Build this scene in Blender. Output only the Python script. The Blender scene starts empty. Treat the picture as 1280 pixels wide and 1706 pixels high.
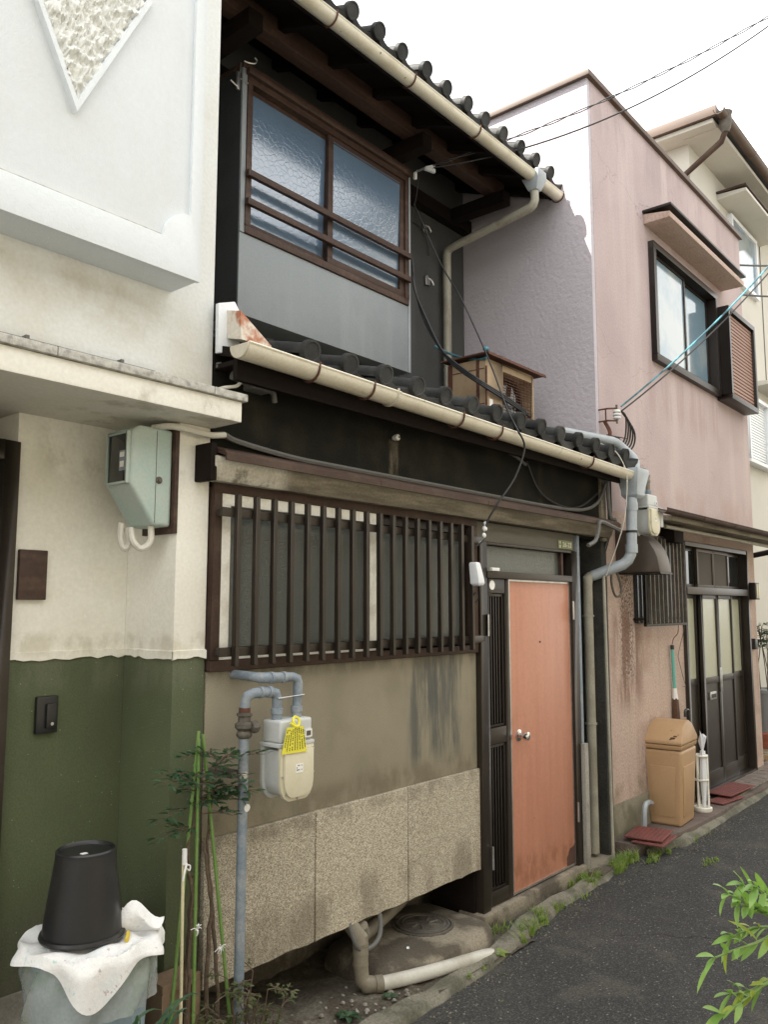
import bpy, bmesh, math, random
from mathutils import Vector, Matrix
random.seed(7)
R = math.radians
scene = bpy.context.scene
COL = scene.collection

# ------------------------------------------------------------------ camera
cam_data = bpy.data.cameras.new('camera')
cam = bpy.data.objects.new('camera', cam_data); COL.objects.link(cam)
YAW, PITCH, ROLL, FPX = R(50.0), R(6.55), R(0.05), 1380.0
fw = Vector((math.sin(YAW)*math.cos(PITCH), math.cos(YAW)*math.cos(PITCH), math.sin(PITCH)))
rt = Vector((math.cos(YAW), -math.sin(YAW), 0)); up = rt.cross(fw)
rt2 = rt*math.cos(ROLL) + up*math.sin(ROLL); up2 = -rt*math.sin(ROLL) + up*math.cos(ROLL)
mw = Matrix((rt2, up2, -fw)).transposed().to_4x4(); mw.translation = (0, -2.6, 1.72)
cam.matrix_world = mw
cam_data.sensor_fit = 'VERTICAL'; cam_data.sensor_height = 36.0
cam_data.lens = FPX/1706*36.0
cam_data.clip_start = 0.05; cam_data.clip_end = 500
scene.camera = cam

# ------------------------------------------------------------------ sky, sun, exposure
SUN = Vector((0.27, -0.172, -0.48)).normalized()          # direction the sunlight travels
elev = math.asin(-SUN.z)
world = bpy.data.worlds.new('World'); scene.world = world; world.use_nodes = True
nt = world.node_tree
sky = nt.nodes.new('ShaderNodeTexSky'); sky.sky_type = 'NISHITA'; sky.sun_disc = False
sky.sun_elevation = elev; sky.sun_rotation = math.atan2(-SUN.x, -SUN.y)
sky.air_density = 1.0; sky.dust_density = 3.5; sky.ozone_density = 1.0
bg = nt.nodes['Background']; bg.inputs['Strength'].default_value = 0.13
# thin white cloud over the whole dome, a little blue showing through
tc = nt.nodes.new('ShaderNodeTexCoord'); cn = nt.nodes.new('ShaderNodeTexNoise'); cn.inputs['Scale'].default_value = 2.2; cn.inputs['Detail'].default_value = 6
nt.links.new(tc.outputs['Generated'], cn.inputs['Vector'])
cm = nt.nodes.new('ShaderNodeMapRange'); cm.inputs['From Min'].default_value = .35; cm.inputs['From Max'].default_value = .6; cm.inputs['To Min'].default_value = .6; cm.inputs['To Max'].default_value = .95
nt.links.new(cn.outputs['Fac'], cm.inputs['Value'])
cx = nt.nodes.new('ShaderNodeMix'); cx.data_type = 'RGBA'; cx.inputs['B'].default_value = (6.9, 6.8, 6.55, 1)
nt.links.new(cm.outputs[0], cx.inputs['Factor']); nt.links.new(sky.outputs[0], cx.inputs['A'])
nt.links.new(cx.outputs['Result'], bg.inputs['Color'])
sl = bpy.data.lights.new('sun', 'SUN'); sl.energy = 5.0; sl.angle = R(0.53); sl.color = (1.0, 0.95, 0.87)
so = bpy.data.objects.new('sun', sl); COL.objects.link(so); so.location = (0, 0, 12)
so.rotation_euler = SUN.to_track_quat('-Z', 'Y').to_euler()
vs = scene.view_settings
vs.view_transform = 'Standard'; vs.look = 'None'; vs.gamma = 1.0; vs.use_curve_mapping = False
vs.exposure = 1.7
scene.cycles.max_bounces = 8; scene.cycles.diffuse_bounces = 5
scene.cycles.use_denoising = True

# ------------------------------------------------------------------ materials
def nnode(nt, t, **kw):
    n = nt.nodes.new(t)
    for k, v in kw.items():
        if k in n.inputs: n.inputs[k].default_value = v
        else: setattr(n, k, v)
    return n
def c4(c): return (c[0], c[1], c[2], 1)
def ramp(nt, src, lo, hi):
    m = nnode(nt, 'ShaderNodeMapRange', interpolation_type='SMOOTHSTEP')
    m.inputs['From Min'].default_value = lo; m.inputs['From Max'].default_value = hi
    nt.links.new(src, m.inputs['Value']); return m.outputs[0]
def mixc(nt, fac, a, b, mode='MIX'):
    m = nt.nodes.new('ShaderNodeMix'); m.data_type = 'RGBA'; m.blend_type = mode
    for sock, val in ((m.inputs['Factor'], fac), (m.inputs['A'], a), (m.inputs['B'], b)):
        if hasattr(val, 'is_linked') or hasattr(val, 'links'): nt.links.new(val, sock)
        elif isinstance(val, (int, float)): sock.default_value = val
        else: sock.default_value = c4(val)
    return m.outputs['Result']
def mul(nt, a, b):
    m = nnode(nt, 'ShaderNodeMath', operation='MULTIPLY')
    for i, v in enumerate((a, b)):
        if hasattr(v, 'links'): nt.links.new(v, m.inputs[i])
        else: m.inputs[i].default_value = v
    return m.outputs[0]
def noise(nt, pos, scale, detail=5, stretch=None, rough=.55):
    src = pos
    if stretch:
        mp = nt.nodes.new('ShaderNodeMapping'); mp.inputs['Scale'].default_value = stretch
        nt.links.new(pos, mp.inputs['Vector']); src = mp.outputs[0]
    n = nnode(nt, 'ShaderNodeTexNoise', Scale=scale, Detail=detail, Roughness=rough)
    nt.links.new(src, n.inputs['Vector']); return n.outputs['Fac']
MATS = {}
def mat(name, col, rough=.75, col2=None, nscale=3, amt=.6, lo=.42, hi=.68, fine=.1, fscale=90,
        bump=.0, bscale=150, bdetail=4, streak=None, metal=0, spec=.5, speck=None, vor=None, pos='world', trans=0, coat=0, stretch=None, stains=(), cracks=None, specks=None, objvar=0):
    m = bpy.data.materials.new(name); m.use_nodes = True; nt = m.node_tree
    b = nt.nodes['Principled BSDF']
    if pos == 'world': p = nt.nodes.new('ShaderNodeNewGeometry').outputs['Position']
    else: p = nt.nodes.new('ShaderNodeTexCoord').outputs['Object']
    c = None
    if col2 is not None:
        f = mul(nt, ramp(nt, noise(nt, p, nscale, 6, stretch), lo, hi), amt)
        c = mixc(nt, f, col, col2)
    if streak:                                              # (colour, amount, across scale, lo, hi)
        s = noise(nt, p, streak[2], 5, (1, 1, .09), .6)
        f = mul(nt, ramp(nt, s, streak[3], streak[4]), streak[1])
        c = mixc(nt, f, c if c is not None else col, streak[0])
    if vor:                                                 # (scale, [colours]) grain
        v = nnode(nt, 'ShaderNodeTexVoronoi', Scale=vor[0]); nt.links.new(p, v.inputs['Vector'])
        cr = nt.nodes.new('ShaderNodeValToRGB'); cr.color_ramp.interpolation = 'CONSTANT'
        sep = nt.nodes.new('ShaderNodeSeparateColor'); nt.links.new(v.outputs['Color'], sep.inputs[0])
        els = cr.color_ramp.elements
        while len(els) < len(vor[1]): els.new(0.5)
        for i, (pp, cc) in enumerate(vor[1]): els[i].position = pp; els[i].color = c4(cc)
        nt.links.new(sep.outputs[0], cr.inputs[0])
        c = mixc(nt, vor[2], c if c is not None else col, cr.outputs[0])
    for (x0, x1, z0, z1, ff, scol, sam, ssc, slo, shi, sz) in stains:    # weathered patch with its own shape: X range, Z range, feather
        xyz = nt.nodes.new('ShaderNodeSeparateXYZ'); nt.links.new(p, xyz.inputs[0])
        wob = noise(nt, p, 2.5, 3, (1, 1, .5))
        f = mul(nt, ramp(nt, noise(nt, p, ssc, 5, (1, 1, sz), .65), slo, shi), sam)
        for o_, a_, b_ in ((0, x0-ff, x0+ff), (0, x1+ff, x1-ff), (2, z0-ff, z0+ff*2), (2, z1+ff, z1-ff)):
            ad = nnode(nt, 'ShaderNodeMath', operation='MULTIPLY_ADD'); nt.links.new(wob, ad.inputs[0]); ad.inputs[1].default_value = ff*2; nt.links.new(xyz.outputs[o_], ad.inputs[2])
            if a_ < b_: mk = ramp(nt, ad.outputs[0], a_+ff, b_+ff)
            else:
                r_ = ramp(nt, ad.outputs[0], b_+ff, a_+ff); inv = nnode(nt, 'ShaderNodeMath', operation='SUBTRACT'); inv.inputs[0].default_value = 1; nt.links.new(r_, inv.inputs[1]); mk = inv.outputs[0]
            f = mul(nt, f, mk)
        c = mixc(nt, f, c if c is not None else col, scol)
    if cracks:                                              # (scale, width, colour, amount): hairline cracks that come and go
        wn = nnode(nt, 'ShaderNodeTexNoise', Scale=cracks[0]*2.5, Detail=5); nt.links.new(p, wn.inputs['Vector'])
        va = nnode(nt, 'ShaderNodeVectorMath', operation='MULTIPLY_ADD'); nt.links.new(wn.outputs['Color'], va.inputs[0]); va.inputs[1].default_value = (.5/cracks[0],)*3; nt.links.new(p, va.inputs[2])
        v = nnode(nt, 'ShaderNodeTexVoronoi', Scale=cracks[0], feature='DISTANCE_TO_EDGE'); nt.links.new(va.outputs[0], v.inputs['Vector'])
        r_ = ramp(nt, v.outputs[0], 0, cracks[1]); inv = nnode(nt, 'ShaderNodeMath', operation='SUBTRACT'); inv.inputs[0].default_value = 1; nt.links.new(r_, inv.inputs[1])
        f = mul(nt, mul(nt, inv.outputs[0], ramp(nt, noise(nt, p, cracks[0]*.8, 2), .48, .60)), cracks[3])
        c = mixc(nt, f, c if c is not None else col, cracks[2])
    if specks:                                              # (scale, share, colour): chips and spots
        v = nnode(nt, 'ShaderNodeTexVoronoi', Scale=specks[0]); nt.links.new(p, v.inputs['Vector'])
        sep = nt.nodes.new('ShaderNodeSeparateColor'); nt.links.new(v.outputs['Color'], sep.inputs[0])
        g1 = nnode(nt, 'ShaderNodeMath', operation='GREATER_THAN'); nt.links.new(sep.outputs[0], g1.inputs[0]); g1.inputs[1].default_value = 1-specks[1]
        g2 = nnode(nt, 'ShaderNodeMath', operation='LESS_THAN'); nt.links.new(v.outputs['Distance'], g2.inputs[0]); g2.inputs[1].default_value = .33
        c = mixc(nt, mul(nt, g1.outputs[0], g2.outputs[0]), c if c is not None else col, specks[2])
    if fine:
        f = noise(nt, p, fscale, 3)
        mr = nnode(nt, 'ShaderNodeMapRange'); mr.inputs['From Min'].default_value = .3; mr.inputs['From Max'].default_value = .7
        mr.inputs['To Min'].default_value = 1-fine; mr.inputs['To Max'].default_value = 1+fine
        nt.links.new(f, mr.inputs['Value'])
        cc = nt.nodes.new('ShaderNodeCombineColor')
        for i in range(3): nt.links.new(mr.outputs[0], cc.inputs[i])
        c = mixc(nt, 1.0, c if c is not None else col, cc.outputs[0], 'MULTIPLY')
    if objvar:                                              # pieces of one kind differ a little in tone
        oi = nt.nodes.new('ShaderNodeObjectInfo'); mr = nnode(nt, 'ShaderNodeMapRange'); mr.inputs['To Min'].default_value = 1-objvar; mr.inputs['To Max'].default_value = 1+objvar
        nt.links.new(oi.outputs['Random'], mr.inputs['Value']); cc = nt.nodes.new('ShaderNodeCombineColor')
        for i in range(3): nt.links.new(mr.outputs[0], cc.inputs[i])
        c = mixc(nt, 1.0, c if c is not None else col, cc.outputs[0], 'MULTIPLY')
    if c is not None: nt.links.new(c, b.inputs['Base Color'])
    else: b.inputs['Base Color'].default_value = c4(col)
    b.inputs['Roughness'].default_value = rough; b.inputs['Metallic'].default_value = metal
    b.inputs['Specular IOR Level'].default_value = spec
    if trans: b.inputs['Transmission Weight'].default_value = trans
    if coat: b.inputs['Coat Weight'].default_value = coat
    if bump:
        bn = noise(nt, p, bscale, bdetail, stretch if stretch and False else None)
        bp = nt.nodes.new('ShaderNodeBump'); bp.inputs['Strength'].default_value = 1.0; bp.inputs['Distance'].default_value = bump
        nt.links.new(bn, bp.inputs['Height']); nt.links.new(bp.outputs[0], b.inputs['Normal'])
    MATS[name] = m; return m
def crackle(name, col, rough, scale, dist, spec=.5, rip=.5):
    m = mat(name, col, rough, fine=0, spec=spec); nt = m.node_tree; b = nt.nodes['Principled BSDF']
    p = nt.nodes.new('ShaderNodeNewGeometry').outputs['Position']
    v = nnode(nt, 'ShaderNodeTexVoronoi', Scale=scale, feature='DISTANCE_TO_EDGE'); nt.links.new(p, v.inputs['Vector'])
    h = ramp(nt, v.outputs[0], 0.0, .09)
    n2 = noise(nt, p, scale*.6, 2)
    ad = nnode(nt, 'ShaderNodeMath', operation='MULTIPLY_ADD'); nt.links.new(n2, ad.inputs[0]); ad.inputs[1].default_value = rip
    nt.links.new(h, ad.inputs[2])
    bp = nt.nodes.new('ShaderNodeBump'); bp.inputs['Strength'].default_value = .6; bp.inputs['Distance'].default_value = dist
    nt.links.new(ad.outputs[0], bp.inputs['Height']); nt.links.new(bp.outputs[0], b.inputs['Normal'])
    return m
mat('white_paint', (.68,.72,.75), .8, (.60,.62,.61), 1.6, .35, fine=.02, fscale=60, bump=.0014, bscale=160, streak=((.56,.555,.52), .2, 5, .55, .8))
mat('upper_plaster', (.70,.72,.71), .85, (.56,.52,.42), 1.1, .55, .44, .66, fine=.05, fscale=70, bump=.0014, bscale=70, streak=((.46,.43,.34), .3, 3, .55, .8), stains=((-1,1.9,2.68,2.92,.06,(.42,.36,.25),.45,4,.38,.66,1),))
mat('cream_wall', (.78,.765,.695), .85, (.62,.58,.47), 2.2, .35, fine=.05, fscale=70, bump=.0012, bscale=100, streak=((.46,.43,.34), .22, 4, .55, .8), stains=((1.5,2.1,2.2,2.5,.05,(.36,.32,.24),.5,7,.48,.66,.7),(1.4,2.05,1.53,1.62,.02,(.50,.46,.36),.6,9,.4,.6,.6)))
mat('soffit_cream', (.70,.66,.53), .85, (.40,.34,.22), 3.0, .65, .45, .65, fine=.06, bump=.0025, bscale=60)
mat('green_paint', (.080,.098,.046), .8, (.058,.072,.036), 2.0, .6, fine=.14, fscale=160, bump=.0016, bscale=140, streak=((.105,.118,.068), .3, 7, .58, .8), specks=(170,.006,(.26,.28,.20)), stains=((1.3,2.05,.0,.62,.10,(.12,.10,.07),.55,7,.42,.62,.5),(1.3,2.05,1.40,1.54,.03,(.12,.125,.08),.5,9,.4,.6,.4)))
mat('stone_relief', (.72,.73,.70), .9, (.60,.585,.51), 9, .4, .5, .72, fine=.1, bump=.004, bscale=40)
mat('lichen_concrete', (.47,.46,.42), .9, (.17,.165,.15), 45, .7, .45, .66, fine=.2, bump=.002)
mat('concrete', (.30,.285,.25), .92, (.13,.12,.09), 3.5, .75, .42, .62, fine=.15, fscale=120, bump=.002, bscale=90)
mat('dirty_concrete', (.235,.205,.155), .92, (.065,.053,.038), 4.0, .9, .42, .58, fine=.22, bump=.003, bscale=60)
mat('stucco', (.275,.247,.182), .95, (.20,.18,.132), 2.4, .6, spec=.15, fine=.2, fscale=260, bump=.0016, bscale=260, streak=((.12,.115,.10), .5, 3.4, .58, .72),
    stains=((3.30,3.92,.93,1.50,.05,(.095,.098,.090),.85,8,.42,.60,.14),(3.38,3.58,1.18,1.48,.05,(.085,.088,.083),.75,10,.38,.56,.2),(2.0,3.9,.80,.95,.04,(.15,.125,.085),.6,6,.4,.6,.6),(2.0,3.95,1.42,1.5,.02,(.11,.10,.08),.6,8,.4,.6,.4)))
mat('granite', (.42,.375,.29), .8, objvar=.08, col2=(.34,.30,.225), nscale=2, amt=.6, fine=.1, bump=.0010, bscale=300,
    vor=(300, [(0,(.15,.125,.09)),(.18,(.32,.275,.20)),(.5,(.48,.43,.335)),(.8,(.66,.61,.50))], .8), stains=((2.0,3.95,.25,.50,.06,(.16,.135,.095),.6,5,.42,.60,.3),(2.0,3.95,.78,.86,.02,(.17,.15,.11),.6,8,.4,.6,.5)))
mat('black_wall', (.009,.0085,.006), .85, (.032,.028,.018), 3, .6, .46, .7, spec=.15, fine=.25, bump=.002, bscale=120, streak=((.055,.049,.032), .5, 4, .6, .75), stains=((3.14,3.21,2.36,2.55,.012,(.12,.10,.07),.7,30,.3,.6,.3),))
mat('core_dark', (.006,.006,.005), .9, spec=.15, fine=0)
mat('grey_wall', (.070,.071,.068), .9, (.048,.048,.046), 2.2, .6, spec=.15, fine=.12, bump=.001, bscale=160, streak=((.105,.105,.10), .35, 4, .58, .75))
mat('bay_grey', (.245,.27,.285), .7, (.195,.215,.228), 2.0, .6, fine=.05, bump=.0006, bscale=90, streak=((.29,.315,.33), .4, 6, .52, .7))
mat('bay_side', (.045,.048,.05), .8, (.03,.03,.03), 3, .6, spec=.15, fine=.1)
mat('old_wood', (.046,.023,.015), .65, (.095,.055,.036), 6, .6, .45, .72, fine=.25, fscale=40, bump=.001, bscale=60, stretch=(.4,3,3))
mat('dark_wood', (.011,.007,.005), .85, (.008,.006,.005), 3, .6, spec=.15, fine=.2, bump=.001, bscale=50)
mat('weather_board', (.235,.205,.15), .85, (.085,.07,.05), 4, .75, .42, .62, fine=.18, bump=.001, bscale=70, stretch=(.5,2,4),
    stains=((1.9,2.35,2.1,2.4,.06,(.55,.52,.44),.85,6,.35,.5,1),))
mat('brown_metal', (.055,.033,.024), .65, (.10,.068,.050), 5, .5, fine=.15, spec=.25)
mat('bronze_alu', (.030,.023,.017), .38, (.046,.036,.027), 4, .5, fine=.08, metal=.35)
mat('bronze_dark', (.018,.013,.010), .42, fine=.1, metal=.3)
mat('white_sash', (.80,.78,.70), .5, (.45,.41,.32), 9, .5, fine=.06)
mat('header_board', (.115,.108,.085), .8, (.075,.068,.05), 4, .6, fine=.12, stretch=(.6,1,5))
mat('orange_door', (.47,.212,.138), .42, (.415,.178,.110), 3, .6, fine=.06, fscale=60, stretch=(9,9,.5), streak=((.52,.25,.165), .5, 7, .48, .66), stains=((4.2,5.0,.08,.28,.05,(.26,.105,.055),.65,8,.42,.6,.6),(4.24,4.42,.85,1.10,.04,(.32,.14,.085),.4,7,.40,.65,1),(4.9,5.0,.1,1.9,.02,(.36,.155,.095),.35,6,.4,.6,.3)), cracks=None, specks=(60,.004,(.30,.12,.07)))
mat('peeled', (.07,.03,.02), .8, fine=.2)
mat('chrome', (.72,.72,.72), .15, fine=0, metal=1)
mat('steel', (.5,.5,.5), .35, (.3,.28,.25), 20, .5, fine=.1, metal=.9)
mat('gutter_cream', (.66,.62,.50), .42, (.48,.42,.29), 5, .5, .5, .72, fine=.06, streak=((.32,.26,.17), .4, 14, .6, .75), specks=(40,.03,(.25,.19,.12)))
mat('gutter_end', (.50,.46,.37), .5, fine=.05)
mat('rust', (.10,.038,.022), .85, (.05,.025,.018), 20, .7, fine=.25, bump=.0008)
mat('rust_sheet', (.62,.58,.50), .6, (.36,.11,.04), 9, .95, .44, .58, fine=.1)
mat('pipe_grey', (.335,.375,.40), .45, (.25,.27,.28), 6, .5, fine=.06)
mat('pipe_cream', (.33,.315,.255), .5, (.22,.20,.15), 6, .6, fine=.1, streak=((.14,.12,.09), .5, 12, .55, .72))
mat('pipe_pvc', (.52,.51,.46), .45, (.30,.27,.21), 5, .6, fine=.06)
mat('pipe_brown', (.20,.175,.13), .6, (.10,.085,.06), 6, .7, fine=.1)
mat('galv', (.175,.215,.255), .6, (.30,.32,.33), 14, .6, fine=.15, bump=.0006, bscale=90, streak=((.16,.12,.08), .45, 10, .58, .75))
mat('iron', (.10,.09,.075), .7, (.17,.15,.12), 18, .6, fine=.2, metal=.3, bump=.001)
mat('pink_wall', (.43,.345,.338), .88, (.355,.28,.275), 1.4, .6, fine=.07, fscale=60, bump=.0022, bscale=70, streak=((.52,.435,.41), .5, 2.6, .50, .70), cracks=(.9,.0035,(.24,.17,.16),.7), stains=((5.6,9.3,5.35,5.85,.12,(.30,.235,.235),.55,5,.42,.62,.2),(6.6,8.6,3.3,3.85,.08,(.33,.24,.22),.5,7,.42,.6,.12),(5.6,9.3,2.4,2.75,.1,(.36,.26,.22),.5,4,.4,.6,.5)))
mat('pink_side', (.465,.43,.465), .9, (.41,.38,.41), 1.6, .5, fine=.06, bump=.007, bscale=30, bdetail=3)
mat('pink_low', (.45,.345,.29), .9, (.30,.205,.155), 2.6, .55, .5, .68, fine=.18, fscale=60, bump=.003, bscale=55, streak=((.24,.16,.115), .45, 6, .58, .74),
    stains=((5.90,6.14,1.15,2.0,.05,(.050,.028,.020),.85,75,.47,.56,.6),(5.80,6.25,.95,1.7,.10,(.16,.085,.055),.8,9,.42,.60,.15),(6.2,6.75,.30,.85,.10,(.06,.05,.045),.7,4,.38,.55,.5),(5.6,7.2,.3,.45,.04,(.20,.16,.11),.7,7,.4,.6,.7)))
mat('alley_concrete', (.055,.053,.047), .95, (.03,.03,.026), 5, .7, spec=.15, fine=.2, bump=.003)
mat('skirt', (.22,.20,.15), .95, (.10,.095,.06), 4, .8, .42, .62, fine=.15, bump=.002)
mat('coping', (.095,.060,.042), .6, (.065,.042,.03), 5, .5, fine=.1)
mat('louvre', (.27,.155,.115), .6, fine=.06)
mat('white_louvre', (.72,.75,.78), .5, fine=.04)
mat('far_wall', (.53,.515,.465), .85, (.47,.45,.40), 1.5, .5, fine=.05, bump=.001, bscale=100, streak=((.40,.385,.345), .3, 2, .58, .75))
mat('tile_grey', (.030,.031,.031), .6, (.062,.062,.058), 9, .6, objvar=.3, spec=.15, fine=.2, fscale=120, bump=.001, bscale=110)
mat('slate', (.05,.052,.055), .6, fine=.15)
mat('asphalt', (.054,.054,.053), .9, (.080,.078,.072), 1.0, .7, spec=.15, fine=.4, fscale=110, bump=.006, bscale=150, cracks=(.75,.010,(.018,.018,.016),.8),
    vor=(150, [(0,(.030,.030,.030)),(.45,(.054,.054,.052)),(.80,(.085,.083,.077)),(.95,(.14,.135,.125)),(.99,(.34,.33,.30))], .55),
    stains=((3,9,-.6,.3,.3,(.10,.095,.08),.5,3.0,.52,.66,1),))
mat('kerb_stone', (.175,.165,.13), .95, (.075,.075,.052), 6, .85, .42, .62, fine=.25, bump=.004, bscale=60)
mat('soil', (.085,.073,.057), .97, (.17,.155,.125), 7, .7, .45, .65, spec=.15, fine=.3, fscale=70, bump=.008, bscale=60)
mat('slab', (.13,.10,.085), .9, (.07,.05,.04), 6, .7, fine=.2, bump=.002)
mat('tile_floor', (.20,.16,.135), .85, (.10,.08,.065), 12, .7, fine=.2, bump=.001)
mat('red_plate', (.17,.048,.040), .75, (.10,.035,.03), 12, .7, fine=.15, bump=.001, bscale=90)
mat('tan_plastic', (.42,.27,.145), .5, (.36,.225,.115), 4, .5, fine=.04, streak=((.30,.17,.08), .35, 8, .58, .75))
mat('meter_grey', (.50,.52,.51), .5, (.42,.43,.42), 8, .4, fine=.03)
mat('meter_cream', (.60,.56,.42), .5, (.52,.48,.34), 8, .5, fine=.03)
mat('teal_metal', (.37,.47,.435), .5, (.46,.50,.45), 5, .6, fine=.05, streak=((.28,.36,.33), .35, 7, .55, .72))
mat('black_plastic', (.010,.010,.011), .38, (.026,.025,.023), 7, .6, fine=.15, fscale=60, streak=((.04,.038,.034), .4, 9, .55, .75))
mat('bin_blue', (.25,.33,.38), .4, (.36,.41,.43), 4, .5, fine=.06)
mat('bag', (.50,.54,.53), .22, (.36,.46,.33), 7, .6, .45, .6, fine=.1)
mat('towel', (.76,.76,.75), .95, (.62,.68,.70), 12, .4, .5, .7, fine=.05, bump=.002, bscale=200, stains=((1.3,1.6,.4,.75,.02,(.34,.60,.58),.7,30,.60,.66,1),(1.35,1.8,.4,.75,.02,(.48,.33,.36),.8,36,.63,.67,1)))
mat('towel_edge', (.55,.42,.06), .9, fine=.1)
mat('bamboo', (.13,.24,.055), .5, (.20,.28,.10), 8, .5, fine=.1)
mat('cane_pale', (.62,.56,.36), .6, fine=.1)
mat('bark', (.085,.06,.04), .9, (.15,.11,.075), 25, .7, fine=.25, bump=.002)
mat('string', (.75,.75,.73), .8, fine=.05)
mat('planter', (.24,.165,.105), .8, (.17,.11,.07), 6, .6, fine=.1)
mat('cable_black', (.010,.010,.011), .5, fine=0)
mat('cable_grey', (.11,.108,.10), .6, fine=.1)
mat('cable_white', (.60,.58,.51), .5, fine=.05)
mat('cable_cyan', (.06,.25,.32), .5, (.02,.07,.09), 9, .9, .42, .58, fine=.1)
mat('porcelain', (.72,.72,.70), .25, fine=.02)
mat('ac_beige', (.36,.265,.165), .6, (.23,.155,.09), 5, .7, fine=.06, streak=((.16,.08,.04), .5, 9, .6, .72))
mat('yellow_tag', (.70,.64,.05), .5, fine=.05)
mat('print_dark', (.03,.03,.02), .7, fine=0)
mat('plate_green', (.17,.19,.085), .5, fine=.08)
mat('plate_text', (.62,.62,.50), .5, fine=0)
mat('white_label', (.78,.77,.74), .5, fine=.03)
mat('hood_brown', (.070,.055,.042), .5, (.12,.095,.07), 6, .5, fine=.08, metal=.2)
mat('teal_handle', (.12,.42,.36), .4, fine=.05)
mat('bristle', (.09,.05,.03), .95, fine=.3)
mat('bucket_grey', (.24,.25,.255), .5, fine=.06)
mat('brick_red', (.32,.10,.06), .9, (.24,.07,.045), 14, .6, fine=.2, bump=.002)
mat('brick_tan', (.48,.35,.22), .9, fine=.15, bump=.002)
mat('curtain', (.42,.40,.33), .9, (.34,.32,.26), 6, .5, fine=.04)
mat('opposite_wall', (.62,.575,.47), .85, (.54,.50,.40), 1.5, .5, fine=.05, bump=.001)
crackle('glass_crackle', (.125,.19,.28), .14, 27, .00040, spec=1.0, rip=.12)  # blue of the mirrored sky is put into the bay panes' base colour
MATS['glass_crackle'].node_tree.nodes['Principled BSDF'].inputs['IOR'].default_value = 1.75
crackle('glass_frost', (.085,.095,.085), .30, 45, .0012, spec=.55)
crackle('glass_lower', (.080,.088,.080), .22, 60, .0010, spec=.5)
crackle('glass_door', (.42,.43,.32), .20, 38, .0015, spec=.6)
mat('glass_plain', (.015,.018,.02), .06, fine=0, spec=.7)
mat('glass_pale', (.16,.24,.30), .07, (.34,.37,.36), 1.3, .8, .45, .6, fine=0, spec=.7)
mat('mesh_screen', (.055,.045,.033), .7, fine=.1)
def leafmat(name, col, col2):
    m = mat(name, col, .45, col2, 18, .8, .4, .6, fine=.1, spec=.35)
    nt = m.node_tree; b = nt.nodes['Principled BSDF']; out = nt.nodes['Material Output']
    tr = nt.nodes.new('ShaderNodeBsdfTranslucent'); tr.inputs['Color'].default_value = (col[0]*1.6, col[1]*1.6, col[2]*.9, 1)
    mx = nt.nodes.new('ShaderNodeMixShader'); mx.inputs[0].default_value = .3
    nt.links.new(b.outputs[0], mx.inputs[1]); nt.links.new(tr.outputs[0], mx.inputs[2]); nt.links.new(mx.outputs[0], out.inputs['Surface'])
leafmat('leaf_dark', (.035,.085,.045), (.065,.115,.055))
leafmat('leaf_bright', (.20,.36,.09), (.28,.42,.12))
leafmat('leaf_yellow', (.30,.36,.04), (.22,.32,.05))
leafmat('grass_leaf', (.16,.26,.05), (.27,.31,.10))
b_ = MATS['bag'].node_tree.nodes['Principled BSDF']; b_.inputs['Alpha'].default_value = .5
leafmat('leaf_bronze', (.085,.115,.045), (.12,.11,.055))

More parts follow.
